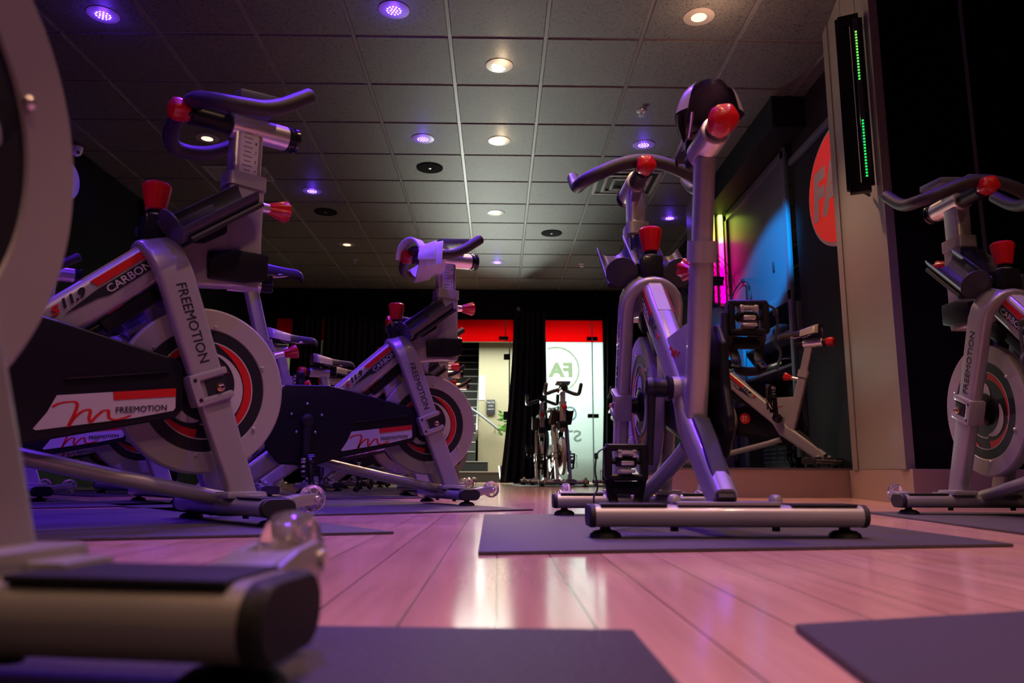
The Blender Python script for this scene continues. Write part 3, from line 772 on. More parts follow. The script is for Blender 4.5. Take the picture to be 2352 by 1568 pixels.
# ------------------------------------------------------------------ the room
XW, YF = 2.20, 11.30
KS = 1.111                                  # the stage wall lies this much further out than the soffit edge
def slab(name, m, x0, x1, y0, y1, z0, z1, bev=0):
    return struct(MB().box(((x0 + x1) / 2, (y0 + y1) / 2, (z0 + z1) / 2), (x1 - x0, y1 - y0, z1 - z0), bev=bev).build(name, m))
slab('floor', 'floor', -4.2, 4.2, -3.2, 15.2, -.05, 0)
# lay-in ceiling: every tile hangs a little below its grid
T = .61; X0, Y0 = -.322, 4.506
tl = MB()
for i in range(-7, 7):
    for j in range(-13, 12):
        x0, x1 = X0 + T * i, X0 + T * (i + 1); y0, y1 = Y0 + T * j, Y0 + T * (j + 1)
        x1 = min(x1, 3.6); y1 = min(y1, YF)
        if x1 - x0 < .05 or y1 - y0 < .05: continue
        tl.box(((x0 + x1) / 2, (y0 + y1) / 2, CZ + .012), (x1 - x0 - .024, y1 - y0 - .024, .024), bev=.004, seg=1)
struct(tl.build('ceiling', 'tile', smooth=0))
gr = MB()
for i in range(-7, 8): gr.box((X0 + T * i, 4.0, CZ + .0075), (.022, 14.6, .004))
for j in range(-13, 13): gr.box((0, Y0 + T * j, CZ + .0085), (7.4, .022, .003))
g_ = struct(gr.build('trim_1', 'grid', smooth=0))
slab('ceiling_backing', 'wallblack', -4.2, 4.2, -3.2, YF + .1, CZ + .03, CZ + .08)
slab('wall_left', 'wallblack', -3.72, -3.62, -3.2, YF, 0, CZ + .03)
slab('wall_back', 'walldark', -3.72, 3.7, -3.2, -3.1, 0, CZ + .03)
slab('wall_near_right', 'wallblack', 3.6, 3.7, -3.2, 3.6, 0, CZ + .03)
slab('wall_right_front', 'wallblack', 1.885, 3.7, 3.50, 3.60, 0, CZ + .03)

# right wall beyond the stage, with the open shelf bay and the panel above it
CY0, CY1, SH = 5.58, 7.0, .17
slab('wall_right', 'wallblack', XW, XW + .10, 7.14, YF, 0, CZ + .03)
slab('wall_right_upper', 'wallblack', XW, XW + .10, 5.52, 7.14, 2.585, CZ + .03)
slab('wall_alcove', 'walldark', XW + .02, XW + .12, 3.66, 5.50, 0, CZ + .03)
slab('wall_right_pier', 'taupe', 1.93, XW + .02, 7.22, 7.6, 0, CZ + .03)
slab('wall_soffit', 'wallblack', 1.98, XW + .02, 5.22, 7.2, 2.62, CZ + .03)
MB_t = MB(); MB_t.box((XW + .010, 5.16, 2.47), (.03, .72, .05), bev=.003); struct(MB_t.build('trim_11', 'cab'))

cb = empty('shelf_cabinet', (XW, (CY0 + CY1) / 2, SH))
tag(cb, 'tall built-in grey cabinet on the stage with a blue-lit top panel over open shelves', 'cabinet')
def zs(z): return .125 + (z - .125) * KS if z > .3 else z
def part(name, m, c, d, bev=.003, par=cb):
    L0 = par.location; c = (c[0], c[1], zs(c[2]))
    return MB().box((c[0] - L0.x, c[1] - L0.y, c[2] - L0.z), d, bev=bev).build(name, m, par)
cx = XW + .11
part('upper_panel', 'cab', (XW + .005, 6.36, 1.86), (.02, 1.54, 1.13))
for (yc, zc, dy, dz) in ((6.36, 1.33, 1.56, .075), (6.36, 2.33, 1.56, .065), (5.61, 1.27, .065, 2.50), (7.11, 1.27, .06, 2.50), (6.80, .735, .12, 1.22)):
    part('frame_rail', 'cab', (XW - .010, yc, zc if dz < 1 else (1.37 if dz > 2 else .735)), (.022, dy, dz), .002)
for z in (.60, .87, 1.10): part('shelf', 'cab', (cx, 6.24, z), (.20, 1.30, .024))
part('cabinet_side', 'cab', (cx, 6.96, .73), (.20, .30, 1.22))
part('cabinet_side', 'cab', (cx, 5.58, .73), (.20, .03, 1.22))
part('back_panel', 'wallblack', (XW + .215, 6.28, .73), (.01, 1.4, 1.24))
part('panel_latch', 'dark', (XW - .008, 5.93, 1.60), (.014, .03, .08))
# gear on the shelves
def gear(name, label, cat, c, d, m='black', extra=()):
    e = empty(name, (c[0], c[1], c[2] - d[2] / 2)); tag(e, label, cat)
    MB().box((0, 0, d[2] / 2), d, bev=.004).build('case', m, e)
    for nm, mm, cc, dd in extra: MB().box(cc, dd, bev=.001).build(nm, mm, e)
gear('amplifier', 'flat grey-blue audio amplifier on the top cabinet shelf', 'amplifier', (cx - .01, 6.17, zs(1.10) + .012 + .045), (.17, .42, .088), 'alu',
     [('faceplate', 'cab', (-.088, 0, .044), (.006, .43, .07)), ('dial', 'dark', (-.093, .12, .044), (.008, .04, .04)), ('dial', 'dark', (-.093, -.12, .044), (.008, .03, .03))])
M['green'] = emis('green_indicator', (.5, 1, .05), 3); M['blued'] = emis('blue_indicator', (.1, .6, 1), 1.2)
gear('audio_mixer', 'black audio mixer with lit knobs on the middle cabinet shelf', 'mixer', (cx - .012, 6.24, zs(.87) + .0125 + .029), (.16, .60, .058), 'gloss',
     [('knob_row', 'blued', (-.05, -.20 + .07 * k, .062), (.02, .03, .006)) for k in range(5)] + [('indicator', 'green', (-.087, -.26, .035), (.004, .010, .016)), ('keypad', 'paper', (-.05, -.27, .060), (.05, .14, .006))])
b_ = MB(); b_.prism([(-.05, 0), (.05, 0), (.062, .07), (-.062, .07)], -.04, .04, bev=.003, plane='yz'); o = b_.build('storage_tub', 'alu'); o.location = (cx, 6.53, zs(.60) + .0125); tag(o, 'small pale plastic tub on the lowest cabinet shelf', 'tub')
r_ = empty('equipment_rack', (XW + .09, 6.17, SH)); tag(r_, 'black vented equipment rack in the bottom of the cabinet', 'equipment rack')
MB().box((.02, 0, .19), (.15, .70, .38), bev=.004).build('case', 'black', r_)
v_ = MB()
for k in range(9):
    for q in (-.24, -.08, .08, .24): v_.box((-.060, q, .06 + .034 * k), (.012, .13, .008))
v_.build('vent_slats', 'cab', r_)
cbl = MB(); cbl.sweep(smooth_path([(XW - .03, K_[0] * KS, zs(K_[1])) for K_ in ((6.36, 1.54), (6.20, 1.63), (6.00, 1.66), (5.84, 1.60), (5.80, 1.50), (5.88, 1.42), (6.0, 1.41), (6.06, 1.37))], 6), ell(.006, .006, 8), (1, 0, 0))
cbl.box((XW - .02, 6.0 * KS, zs(1.67)), (.02, .04, .03), bev=.002); cbl.box((XW - .027, 5.9 * KS, zs(1.55)), (.006, .05, .12), bev=.001)
tag(cbl.build('hanging_cable', 'rubber'), 'loose black cable looped from a hook on the blue-lit cabinet panel', 'cable')

# stage: straight riser, curved end at the left, ledge running forward under the column
cv = smooth_path([(1.12, 4.435, 0), (.99, 4.44, 0), (.895, 4.52, 0), (.868, 4.70, 0), (.885, 5.05, 0), (.96, 5.55, 0), (1.14, 6.15, 0), (1.42, 6.75, 0), (1.94, 7.22, 0)], 5)
st_pts = [(2.05, 4.53)] + [(p.x, p.y) for p in cv] + [(1.94, 7.62), (XW, 7.62), (XW, 6.6), (XW + .015, 6.6), (XW + .015, 4.53)]
o = struct(MB().prism(st_pts, 0, SH - .012, plane='xy').build('trim_2', 'ledge', smooth=30))
ins = [(2.05, 4.522)] + [(p.x - .006, p.y - .006) for p in cv] + [(1.934, 7.62), (XW, 7.62), (XW, 6.6), (XW + .015, 6.6), (XW + .015, 4.522)]
struct(MB().prism(ins, SH - .012, SH, plane='xy').build('trim_3', 'ledgetop', smooth=30))
struct(MB().prism([(1.83, 3.42), (4.0, 3.42), (4.0, 3.6), (2.4, 3.6), (2.4, 4.53), (2.05, 4.53)], 0, .157, plane='xy', bev=.002).build('trim_4', 'ledge', smooth=0))
# column (wing wall) that stands on the ledge, taupe face towards the room
struct(MB().prism([(1.836, 3.47), (2.030, 4.42), (2.066, 4.42), (1.872, 3.47)], .157, CZ + .02, plane='xy', bev=.004).build('wall_column', 'taupe', smooth=0))
struct(MB().prism([(1.828, 3.47), (1.848, 3.565), (1.858, 3.565), (1.838, 3.47)], .157, CZ + .02, plane='xy').build('trim_5', 'taupe', smooth=0))
struct(MB().prism([(2.0, 4.31), (2.022, 4.42), (2.034, 4.42), (2.012, 4.31)], .157, CZ + .02, plane='xy').build('trim_6', 'taupe', smooth=0))
slab('trim_7', 'cab', 2.30, 2.31, 3.485, 3.50, .157, CZ)

# ------------------------------------------------------------------ far wall: glass front, header, curtains
slab('wall_far', 'wallblack', -3.72, 2.3, YF, YF + .08, 2.41, CZ + .03)
slab('wall_far_left', 'wallblack', -3.72, -3.30, YF + .02, YF + .1, 0, 2.41)
slab('wall_far_right', 'wallblack', 1.56, 2.3, YF, YF + .1, 0, 2.41)
slab('wall_far_pier', 'wallblack', .23, .66, YF + .02, YF + .1, 0, 2.41)
slab('wall_far_mid', 'wallblack', -2.58, -1.2, YF + .02, YF + .1, 0, 2.41)
slab('wall_far_mid_left', 'wallblack', -3.02, -2.63, YF + .02, YF + .1, 0, 2.41)
for (a, b, nm) in ((-1.2, .23, 'window_1'), (.66, 1.56, 'window_2'), (-3.30, -3.02, 'window_3'), (-2.63, -2.58, 'window_4')):
    w_ = struct(MB().box(((a + b) / 2, YF + .055, 2.245), (b - a, .012, .33)).build(nm, 'redband'))
glassR = struct(MB().box((1.03, YF + .055, 1.05), (.725, .012, 2.06)).build('window_5', 'frost'))
struct(MB().box((1.48, YF + .055, 1.05), (.155, .012, 2.06)).build('window_6', 'frost'))
struct(MB().box((1.398, YF + .05, 1.2), (.012, .02, 2.38)).build('trim_8', 'glassedge', smooth=0))
struct(MB().box((.105, YF + .05, 2.24), (.012, .02, .33)).build('trim_9', 'whitewall', smooth=0))
# patch fittings on the glass
for i, (x, z) in enumerate(((1.398, 2.13), (1.398, .98))):
    h = MB(); h.box((x - .045, YF + .04, z), (.07, .04, .055), bev=.004); h.box((x + .045, YF + .04, z), (.07, .04, .055), bev=.004)
    tag(h.build('glass_hinge', 'dark'), ['black clamp hinge on the red band of the right glass door', 'black clamp hinge at mid height of the right glass door'][i], 'hinge')
# open glass door leaf in the left opening
gd_ = empty('glass_door', (.17, YF + .10, 0)); tag(gd_, 'clear glass door leaf standing open beside the left curtain edge', 'door')
MB().box((.0, .31, 1.08), (.012, .60, 2.14)).build('pane', 'glass', gd_)
MB().box((-.004, .002, 1.08), (.02, .012, 2.14)).build('glass_edge', 'glassedge', gd_)
for z in (1.86, .98): MB().box((-.04, .01, z), (.10, .03, .09 if z > 1.5 else .13), bev=.004).build('clamp', 'dark', gd_)
tag(MB().box((.075, YF + .04, 2.13), (.14, .04, .05), bev=.004).build('glass_hinge', 'dark'), 'black clamp on the red band above the open glass door', 'hinge')
# frosted mirror-image logo on the right pane
lg = empty('window_logo', (.80, YF + .04, 0)); tag(lg, 'pale mirrored studio logo lettering on the frosted glass', 'logo')
k = MB(); sector(k, (.06, 1.66), .325, .345, -60, 112, 0, .004, 50); k.build('logo_ring', 'logopale', lg)
k = MB(); text_into(k, 'FA', (.30, .004, 1.55), (-1, 0, 0), (0, 0, 1), .36, .22, .003, bold=.05); k.build('logo_letters', 'logopale', lg, smooth=0)
k = MB(); text_into(k, 'CO', (.36, .004, .90), (-1, 0, 0), (0, 0, 1), .38, .22, .003); k.build('logo_letters', 'logoblue', lg, smooth=0)
k = MB(); text_into(k, 'ST', (.42, .004, .60), (-1, 0, 0), (0, 0, 1), .28, .17, .003, bold=.02); k.build('logo_letters', 'logowhite', lg, smooth=0)

def curtain(name, label, x0, x1, bx0, bx1, y, folds, seed):
    rnd = random.Random(seed); NX, NZ = folds * 8, 14; vs, fs = [], []; ph = [rnd.uniform(-.5, .5) for _ in range(folds + 1)]
    for i in range(NX + 1):
        u = i / NX; f = u * folds; a = .035 * math.sin(2 * PI * f + ph[int(f)] * 0) + .012 * math.sin(2 * PI * f * 2.3 + seed)
        for j in range(NZ + 1):
            t = j / NZ; top = 1 - t; e = t ** 1.6
            xx = (x0 + (x1 - x0) * u) * (1 - e) + (bx0 + (bx1 - bx0) * u) * e
            vs.append((xx, y + a * (.6 + .8 * t) + .05 * e * math.sin(u * 5 + seed), .012 + 2.44 * top))
    W_ = NZ + 1
    for i in range(NX):
        for j in range(NZ): a = i * W_ + j; fs.append((a, a + 1, a + W_ + 1, a + W_))
    o = MB().add(vs, fs).build(name, 'curtain', smooth=80)
    md = o.modifiers.new('thick', 'SOLIDIFY'); md.thickness = .006
    return tag(o, label, 'curtain')
curtain('curtain', 'black curtain gathered between the open doorway and the frosted glass door', .22, .67, .03, .72, YF - .40, 6, 1)
curtain('curtain', 'black curtain at the right edge of the frosted glass, next to the stage', 1.56, 1.95, 1.50, 1.95, YF - .12, 5, 2)
curtain('curtain', 'wide black curtain left of the open glass doorway', -2.56, -1.15, -2.58, -1.10, YF - .12, 16, 3)
curtain('curtain', 'narrow black curtain between the two slits of red-topped glass at far left', -3.02, -2.64, -3.08, -2.66, YF - .12, 5, 4)
tag(MB().box((.295, YF - .01, 2.56), (.05, .03, .065), bev=.004).build('motion_sensor', 'trimw'), 'small white sensor box on the black wall above the curtain', 'sensor')

# ------------------------------------------------------------------ corridor behind the glass
slab('wall_corridor_back', 'cream', -.34, 3.0, 13.45, 13.55, 0, 2.6)
slab('wall_corridor_side', 'cream', -3.4, -3.3, YF + .1, 16, 0, 2.9)
slab('wall_corridor_far', 'cream', -3.4, 3.0, 16.3, 16.4, 0, 5.6)
slab('wall_corridor_end', 'whitewall', 3.0, 3.1, YF + .1, 13.5, 0, 2.6)
slab('ceiling_corridor', 'whitewall', -3.4, 3.1, YF + .1, 13.3, 2.40, 2.45)
slab('wall_stair_side', 'cream', -.34, -.28, 13.55, 16.3, 0, 5.6)
stair = empty('staircase', (-.9, 12.7, 0)); tag(stair, 'dark carpeted staircase with pale nosings climbing beyond the open door', 'stairs')
for k in range(17):
    y0 = 12.55 + .20 * k - 12.7; rz = .165; wx = 1.35 if k == 0 else (1.2 if k == 1 else 1.05)
    x1 = .98 if k == 0 else (.74 if k == 1 else .52)
    MB().box(((x1 - 1.2) / 2 , y0 + .13, rz * (k + .5)), (x1 + 1.2, .26, rz)).build('step', 'tread', stair)
    MB().box(((x1 - 1.2) / 2 , y0 + .012, rz * (k + 1) + .004), (x1 + 1.2, .035, .014)).build('nosing', 'nosing', stair)
MB().sweep([(.535, .75, .80), (.535, 3.2, 3.1)], rrect(.03, .24, .01, 2), (1, 0, 0)).build('stringer', 'whitewall', stair)
hr = empty('handrail', (-.3, 12.6, .9)); tag(hr, 'round steel handrail sloping down on the cream corridor wall', 'handrail')
MB().sweep(smooth_path([(-.30, .55, .42), (-.05, .60, .26), (.22, .66, .06), (.34, .70, -.05), (.36, .72, -.11)], 5), ell(.020, .020, 12), (0, 1, 0)).build('rail', 'cab', hr)
for x, z in ((-.02, .20), (.25, 0)): MB().cyl((x, .62 + x * .2, z + .02), (x, .86, z - .03), .009).build('bracket', 'alu', hr)
nb = empty('notice_board', (-.125, 13.42, 1.28)); tag(nb, 'small black wall notice with white lettering in the corridor', 'sign')
MB().box((0, 0, 0), (.15, .02, .26), bev=.002).build('board', 'ink', nb)
k = MB(); text_into(k, 'Need to Train', (-.062, -.011, .07), (1, 0, 0), (0, 0, 1), .124, .03, .002); text_into(k, 'on bike', (-.04, -.011, .01), (1, 0, 0), (0, 0, 1), .08, .03, .002); text_into(k, 'equipment', (-.055, -.011, -.05), (1, 0, 0), (0, 0, 1), .11, .03, .002); k.build('lettering', 'whitewall', nb, smooth=0)
tag(MB().box((-.28, 13.44, 1.62), (.10, .008, .42)).build('wall_paper_notice', 'paper'), 'pale sheet of printed notices on the cream wall by the stairs', 'notice')
pl_ = empty('potted_plant', (.13, 12.2, 0)); tag(pl_, 'leafy green plant glimpsed beside the open glass door', 'plant')
MB().lathe((0, 0, 0), (0, 0, 1), [(.09, 0), (.12, .26), (.11, .26)], 20).build('pot', 'dark', pl_)
lf = MB(); rnd = random.Random(5)
for k in range(26):
    c = Vector((rnd.uniform(-.10, .12), rnd.uniform(-.08, .08), rnd.uniform(.75, 1.12))); a = rnd.uniform(0, 6.28); d = Vector((math.cos(a), math.sin(a) * .5, rnd.uniform(-.3, .5))).normalized(); q = d.cross(Vector((0, 1, .3))).normalized()
    L_ = rnd.uniform(.05, .08); lf.add([c - d * L_, c + q * .025, c + d * L_, c - q * .025, c + Vector((0, .006, 0))], [(0, 1, 4), (1, 2, 4), (2, 3, 4), (3, 0, 4)])
lf.build('leaves', 'leaf', pl_)
MB().cyl((0, 0, .24), (.01, 0, 1.05), .008).build('stem', 'leaf', pl_)
rd = MB()
for k in range(22): rd.box((.70 + .045 * k, 11.62, .36), (.026, .05, .62), bev=.008)
rd.box((1.17, 11.63, .66), (1.0, .04, .03)); rd.box((.75, 11.63, .03), (.03, .04, .06)); rd.box((1.6, 11.63, .03), (.03, .04, .06)); tag(rd.build('radiator', 'whitewall'), 'white ribbed radiator behind the frosted glass', 'radiator')

# ------------------------------------------------------------------ ceiling fittings
def downlight(i, x, y, tx, ty, e, lens, tilt, label, group):
    o = empty('ceiling_spotlight', (x, y, CZ)); tag(o, label, 'ceiling light', group)
    MB().lathe((0, 0, -.007), (0, 0, 1), [(.062, .000), (.092, .003), (.094, .008), (.060, .008)], 36).build('trim_ring', 'trimw', o)
    c = MB(); c.lathe((0, 0, -.006), (0, 0, 1), [(.062, 0), (.058, .03), (.050, .05)], 30); c.build('can', 'dark', o)
    d = Vector((tx, ty, -CZ)).normalized()
    if lens == 'blue':
        MB().lathe(Vector((0, 0, .004)), (0, 0, -1), [(.056, 0), (.056, .010)], 30).build('lens', 'ledring', o)
        q = MB(); R_ = [(0, 0)] + [(.020 * math.cos(a * PI / 3), .020 * math.sin(a * PI / 3)) for a in range(6)] + [(.040 * math.cos(a * PI / 6), .040 * math.sin(a * PI / 6)) for a in range(12)]
        for (a, b) in R_: q.lathe((a, b, -.006), (0, 0, -1), [(.0068, 0), (.0050, .004), (.0001, .0055)], 8)
        q.build('led_cluster', 'led', o)
    else:
        MB().lathe((0, 0, .002), -d + Vector((0, 0, 0)) if False else Vector((tilt[0], tilt[1], -1)), [(.052, 0), (.052, .008), (.030, .012), (.0001, .013)], 30).build('lens', 'bulb' if lens == 'hot' else 'bulbdim', o)
    return o
wl = ['tilted warm spotlight, brightest and nearest of the centre row', 'warm spotlight in the centre row between two blue ones, second from the front', 'dim warm spotlight seen through the curve of a handlebar at left', 'warm spotlight right of the tilted pair, above the column', 'warm spotlight over the centre of the room, third back', 'warm spotlight far back at the left']
lab = {0: 'round warm spotlight at the top right by the column', 1: 'tilted glaring warm spotlight, nearest of the centre row', 2: 'glaring warm spotlight directly behind the nearest one of the centre row',
       3: 'warm spotlight at left, seen inside a handlebar loop', 4: 'warm spotlight of the centre row near the rear round speaker', 5: 'small warm spotlight far back on the dark left side'}
for i, (x, y, tx, ty, e) in enumerate(WARM_SPOTS):
    downlight(i, x, y, tx, ty, e, 'hot' if i in (1, 2) else 'dim', (.28, -.35) if i == 1 else ((.12, -.25) if i == 2 else (0, 0)), lab[i], 'warm ceiling spotlights')
    if i == 0: lamp('warm_spot_glow', 'POINT', (x + .05, y - .15, CZ - .22), 5, WARM, shadow_soft_size=.05)
    if i in (1, 2): lamp('warm_spot_glow', 'POINT', (x + .02, y - .05, CZ - .06), .9, (1, .7, .42), shadow_soft_size=.03)
    lamp('warm_spot_beam', 'SPOT', (x, y, CZ - .03), e, WARM, (x + tx, y + ty, 0), spot_size=math.radians(84), spot_blend=.7, shadow_soft_size=.04)
lab = ['blue LED spotlight at the top left corner of the view', 'blue LED spotlight at top centre, nearest of its row', 'blue LED spotlight in front of the large round speaker', 'blue LED spotlight on the dark left side of the ceiling',
       'blue LED spotlight between the handlebar and saddle of the right bike', 'small blue LED spotlight close to the colour tube pier', 'farthest blue LED spotlight, above the glass front']
for i, (x, y, tx, ty, e) in enumerate(BLUE_SPOTS):
    downlight(i, x, y, tx, ty, e, 'blue', (0, 0), lab[i], 'blue ceiling spotlights')
    lamp('blue_spot_glow', 'POINT', (x, y, CZ - .055), 1.3 if i < 2 else .7, BLUE, shadow_soft_size=.03)
    lamp('blue_spot_beam', 'SPOT', (x, y, CZ - .03), e, BLUE, (x + tx, y + ty, 0), spot_size=math.radians(100), spot_blend=.8, shadow_soft_size=.04)
lamp('blue_spot_beam', 'SPOT', (-2.45, 4.40, CZ - .03), 60, BLUE, (-3.6, 6.19, 2.53), spot_size=math.radians(14), spot_blend=.4, shadow_soft_size=.02)
for i, (x, y) in enumerate(((-.632, 6.629), (-1.836, 7.85), (.601, 8.509))):
    o = empty('ceiling_speaker', (x, y, CZ)); tag(o, ['round black ceiling speaker behind the centre blue spotlight', 'round black ceiling speaker on the dark left side', 'round black ceiling speaker farthest back, right of centre'][i], 'speaker', 'ceiling speakers')
    MB().lathe((0, 0, -.010), (0, 0, 1), [(.095, 0), (.118, .002), (.120, .010), (.090, .010)], 40).build('trim_ring', 'matte', o)
    MB().lathe((0, 0, -.003), (0, 0, 1), [(.094, 0), (.080, .006), (.074, .001), (.040, .012), (.0001, .014)], 40).build('cone', 'matte', o)
    MB().lathe((0, 0, -.0055), (0, 0, 1), [(.066, 0), (.070, -.003), (.074, 0)], 40).build('cone_surround', 'trimw', o)
    MB().lathe((0, 0, -.012), (0, 0, 1), [(.0001, 0), (.020, .003), (.026, .014)], 20).build('tweeter', 'alu', o)
for i, (x, y) in enumerate(((1.076, 5.481), (1.087, 9.813), (-1.868, 9.718))):
    o = MB(); o.lathe((0, 0, 0), (0, 0, -1), [(.040, 0), (.038, .006), (.012, .008), (.009, .030), (.016, .034), (.026, .037), (.026, .039), (.0001, .041)], 20)
    for s in (-1, 1): o.box((s * .018, 0, -.022), (.004, .006, .030))
    q = o.build('fire_sprinkler', 'chrome'); q.location = (x, y, CZ)
    tag(q, ['chrome ceiling sprinkler nearest, left of the raised saddle', 'small chrome ceiling sprinkler far back at the right', 'small chrome ceiling sprinkler far back on the dark left'][i], 'sprinkler', 'ceiling sprinklers')
v = empty('air_diffuser', (1.20, 6.95, CZ)); tag(v, 'square stepped air diffuser in the ceiling behind the right handlebar', 'air vent')
for k, s in enumerate((.28, .20, .13)):
    m_ = MB()
    for (dx, dy, sx, sy) in ((0, s, 2 * s + .03, .03), (0, -s, 2 * s + .03, .03), (s, 0, .03, 2 * s), (-s, 0, .03, 2 * s)): m_.box((dx, dy, -.006 - .006 * k), (sx, sy, .006), bev=.001)
    m_.build('ring', 'trimw', v)
MB().box((0, 0, -.0005), (.56, .56, .002)).build('backing', 'black', v)
v = empty('air_grille', (-2.40, 6.80, CZ)); tag(v, 'pale slotted air grille in the ceiling behind the left handlebar post', 'air vent')
M['grille'] = mat('grille_metal', (.33, .36, .32), .4)
m_ = MB()
for k in range(22): m_.box((-.25 + .0235 * k, .09, -.008), (.010, .13, .006)); m_.box((-.25 + .0235 * k, -.09, -.008), (.010, .13, .006))
m_.build('fins', 'grille', v)
m_ = MB()
for (dx, dy, sx, sy) in ((0, .165, .56, .02), (0, -.165, .56, .02), (0, 0, .56, .02), (.27, 0, .02, .33), (-.27, 0, .02, .33)): m_.box((dx, dy, -.007), (sx, sy, .008))
m_.build('grille_frame', 'grille', v)

# ------------------------------------------------------------------ wall things
ck = empty('wall_clock', (-3.615, 6.19, 2.53)); ck.rotation_euler = (0, 0, 0); tag(ck, 'round wall clock lit blue on the black left wall', 'clock')
MB().lathe((0, 0, 0), (1, 0, 0), [(.150, 0), (.152, .025), (.142, .034), (.138, .026)], 48).build('clock_rim', 'paper', ck)
MB().lathe((0, 0, 0), (1, 0, 0), [(.140, .010), (.140, .020)], 48).build('clock_face', 'clock', ck)
h = MB()
for a, L_ in ((2.0, .085), (3.9, .11), (3.95, .06)):
    d = Vector((0, math.sin(a), math.cos(a))); h.sweep([Vector((.022, 0, 0)), Vector((.022, 0, 0)) + d * L_], rrect(.005, .003, .001, 1), (1, 0, 0))
for k in range(12):
    a = k * PI / 6; h.box((.021, .120 * math.sin(a), .120 * math.cos(a)), (.002, .005, .014), R=Matrix.Rotation(-a, 4, 'X'))
h.build('clock_hands', 'ink', ck)
sc_ = empty('security_camera', (-3.56, 6.20, 2.81)); tag(sc_, 'small white dome camera just above the wall clock', 'camera')
MB().lathe((0, 0, .02), (0, 0, -1), [(.045, 0), (.045, .03), (.036, .06), (.018, .078), (.0001, .083)], 24).build('dome', 'paper', sc_)
MB().lathe((.02, -.02, -.03), (.6, -.5, -.5), [(.014, 0), (.013, .022)], 16).build('camera_lens', 'gloss', sc_)
slab('trim_10', 'grid', -3.62, -3.52, 7.6, 7.75, 1.6, CZ)

# sign on the alcove wall: red ellipse, pale rim, halo light behind
sg = empty('logo_sign', (XW + .02, 4.60, 1.96)); tag(sg, 'red oval sign with cream letters and a cream rim behind the column', 'sign')
def ell_prism(a, b, x0, x1, n=64): return [(a * math.cos(2 * PI * k / n), b * math.sin(2 * PI * k / n)) for k in range(n)]
MB().prism(ell_prism(.475, .402, 0, 0), -.075, -.03, plane='yz', bev=.008).build('sign_rim', 'signrim', sg)
MB().prism(ell_prism(.447, .374, 0, 0), -.083, -.070, plane='yz').build('sign_face', 'signred', sg)
k = MB(); text_into(k, 'FAST', (-.088, .37, -.165), (0, -1, 0), (0, 0, 1), .84, .34, .008, bold=.045, shear=.18); k.build('sign_letters', 'signrim', sg, smooth=0)
MB().prism(ell_prism(.40, .33, 0, 0), -.028, -.018, plane='yz').build('halo_light', 'halo', sg)

def led_fixture(name, x, y, z0, z1, rz, lit, label, tubes=((0, .022),)):
    o = empty(name, (x, y, (z0 + z1) / 2), rz); tag(o, label, 'LED tube light'); H = z1 - z0
    return o, H
# unlit fixture hung on the column, its clear tube catching green light
FZ0, FZ1 = 1.52, 2.44
ang = math.atan2(4.42 - 3.47, 2.03 - 1.836)
fx, H = led_fixture('led_tube_light', 1.800, 3.63, FZ0, FZ1, math.radians(153), False, 'black batten holding a clear LED tube with green glints, hung on the beige column')
MB().box((.045, .045, 0), (.10, .05, H), bev=.006).build('batten', 'black', fx)
MB().box((-.055, .045, 0), (.09, .02, H - .02), bev=.006).build('reflector_back', 'gloss', fx)
M['tube'] = mat('glossy_tube', (.03, .035, .03), .08, coat=1)
MB().cyl((-.050, .072, -H / 2 + .04), (-.050, .072, H / 2 - .03), .024, n=24).build('tube', 'tube', fx)
fx.scale = (.66, .8, 1)
def glint_line(nm, z0, z1, par):  # green reflections on the unlit tube, made as small glowing dashes
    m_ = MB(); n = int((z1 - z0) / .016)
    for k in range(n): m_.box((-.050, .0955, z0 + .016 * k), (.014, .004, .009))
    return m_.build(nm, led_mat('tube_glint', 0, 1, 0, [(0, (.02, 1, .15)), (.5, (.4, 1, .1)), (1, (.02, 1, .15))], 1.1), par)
glint_line('glowing_glints', H / 2 - .36, H / 2 - .08, fx); glint_line('glowing_glints', -H / 2 + .05, -H / 2 + .36, fx)
for z in (-H / 2, H / 2 - .02):
    MB().box((0, .06, z), (.15, .06, .045), bev=.006).build('end_bracket', 'black', fx)
    MB().cyl((.0, .03, z), (-.055, -.085, z), .010).build('wall_arm', 'dark', fx)
c = MB(); c.sweep(smooth_path([(.05, .05, H / 2), (.05, .05, H / 2 + .10), (.0, .05, H / 2 + .15), (-.05, .05, H / 2 + .09), (-.05, .05, H / 2)], 6), ell(.003, .003, 6), (0, 1, 0)); c.build('hanging_wire', 'alu', fx)
# two lit tubes on the pier
stops = [(0, (1, .0, .35)), (.30, (1, .0, .30)), (.55, (1, .05, .30)), (.62, (1, .75, .10)), (.80, (.75, 1, .12)), (1, (.35, 1, .08))]
for i, (x, r, dots, sx, lb) in enumerate(((2.150, .021, 0, 5, 'bright LED tube glowing yellow green to magenta, right one on the pier'), (2.080, .012, 420, 3, 'thin dotted LED tube glowing magenta, left one on the pier'))):
    o = empty('led_tube_light', (x, 7.19, 2.28)); tag(o, lb, 'LED tube light', 'LED tubes on the pier')
    MB().box((0, .015, 0), (.06, .028, 1.12), bev=.004).build('batten', 'black' if i else 'taupe', o)
    MB().cyl((0, -.02, -.53), (0, -.02, .53), r, n=20).build('tube', led_mat('led_colour_%d' % i, -.5, .5, dots, stops, sx), o)
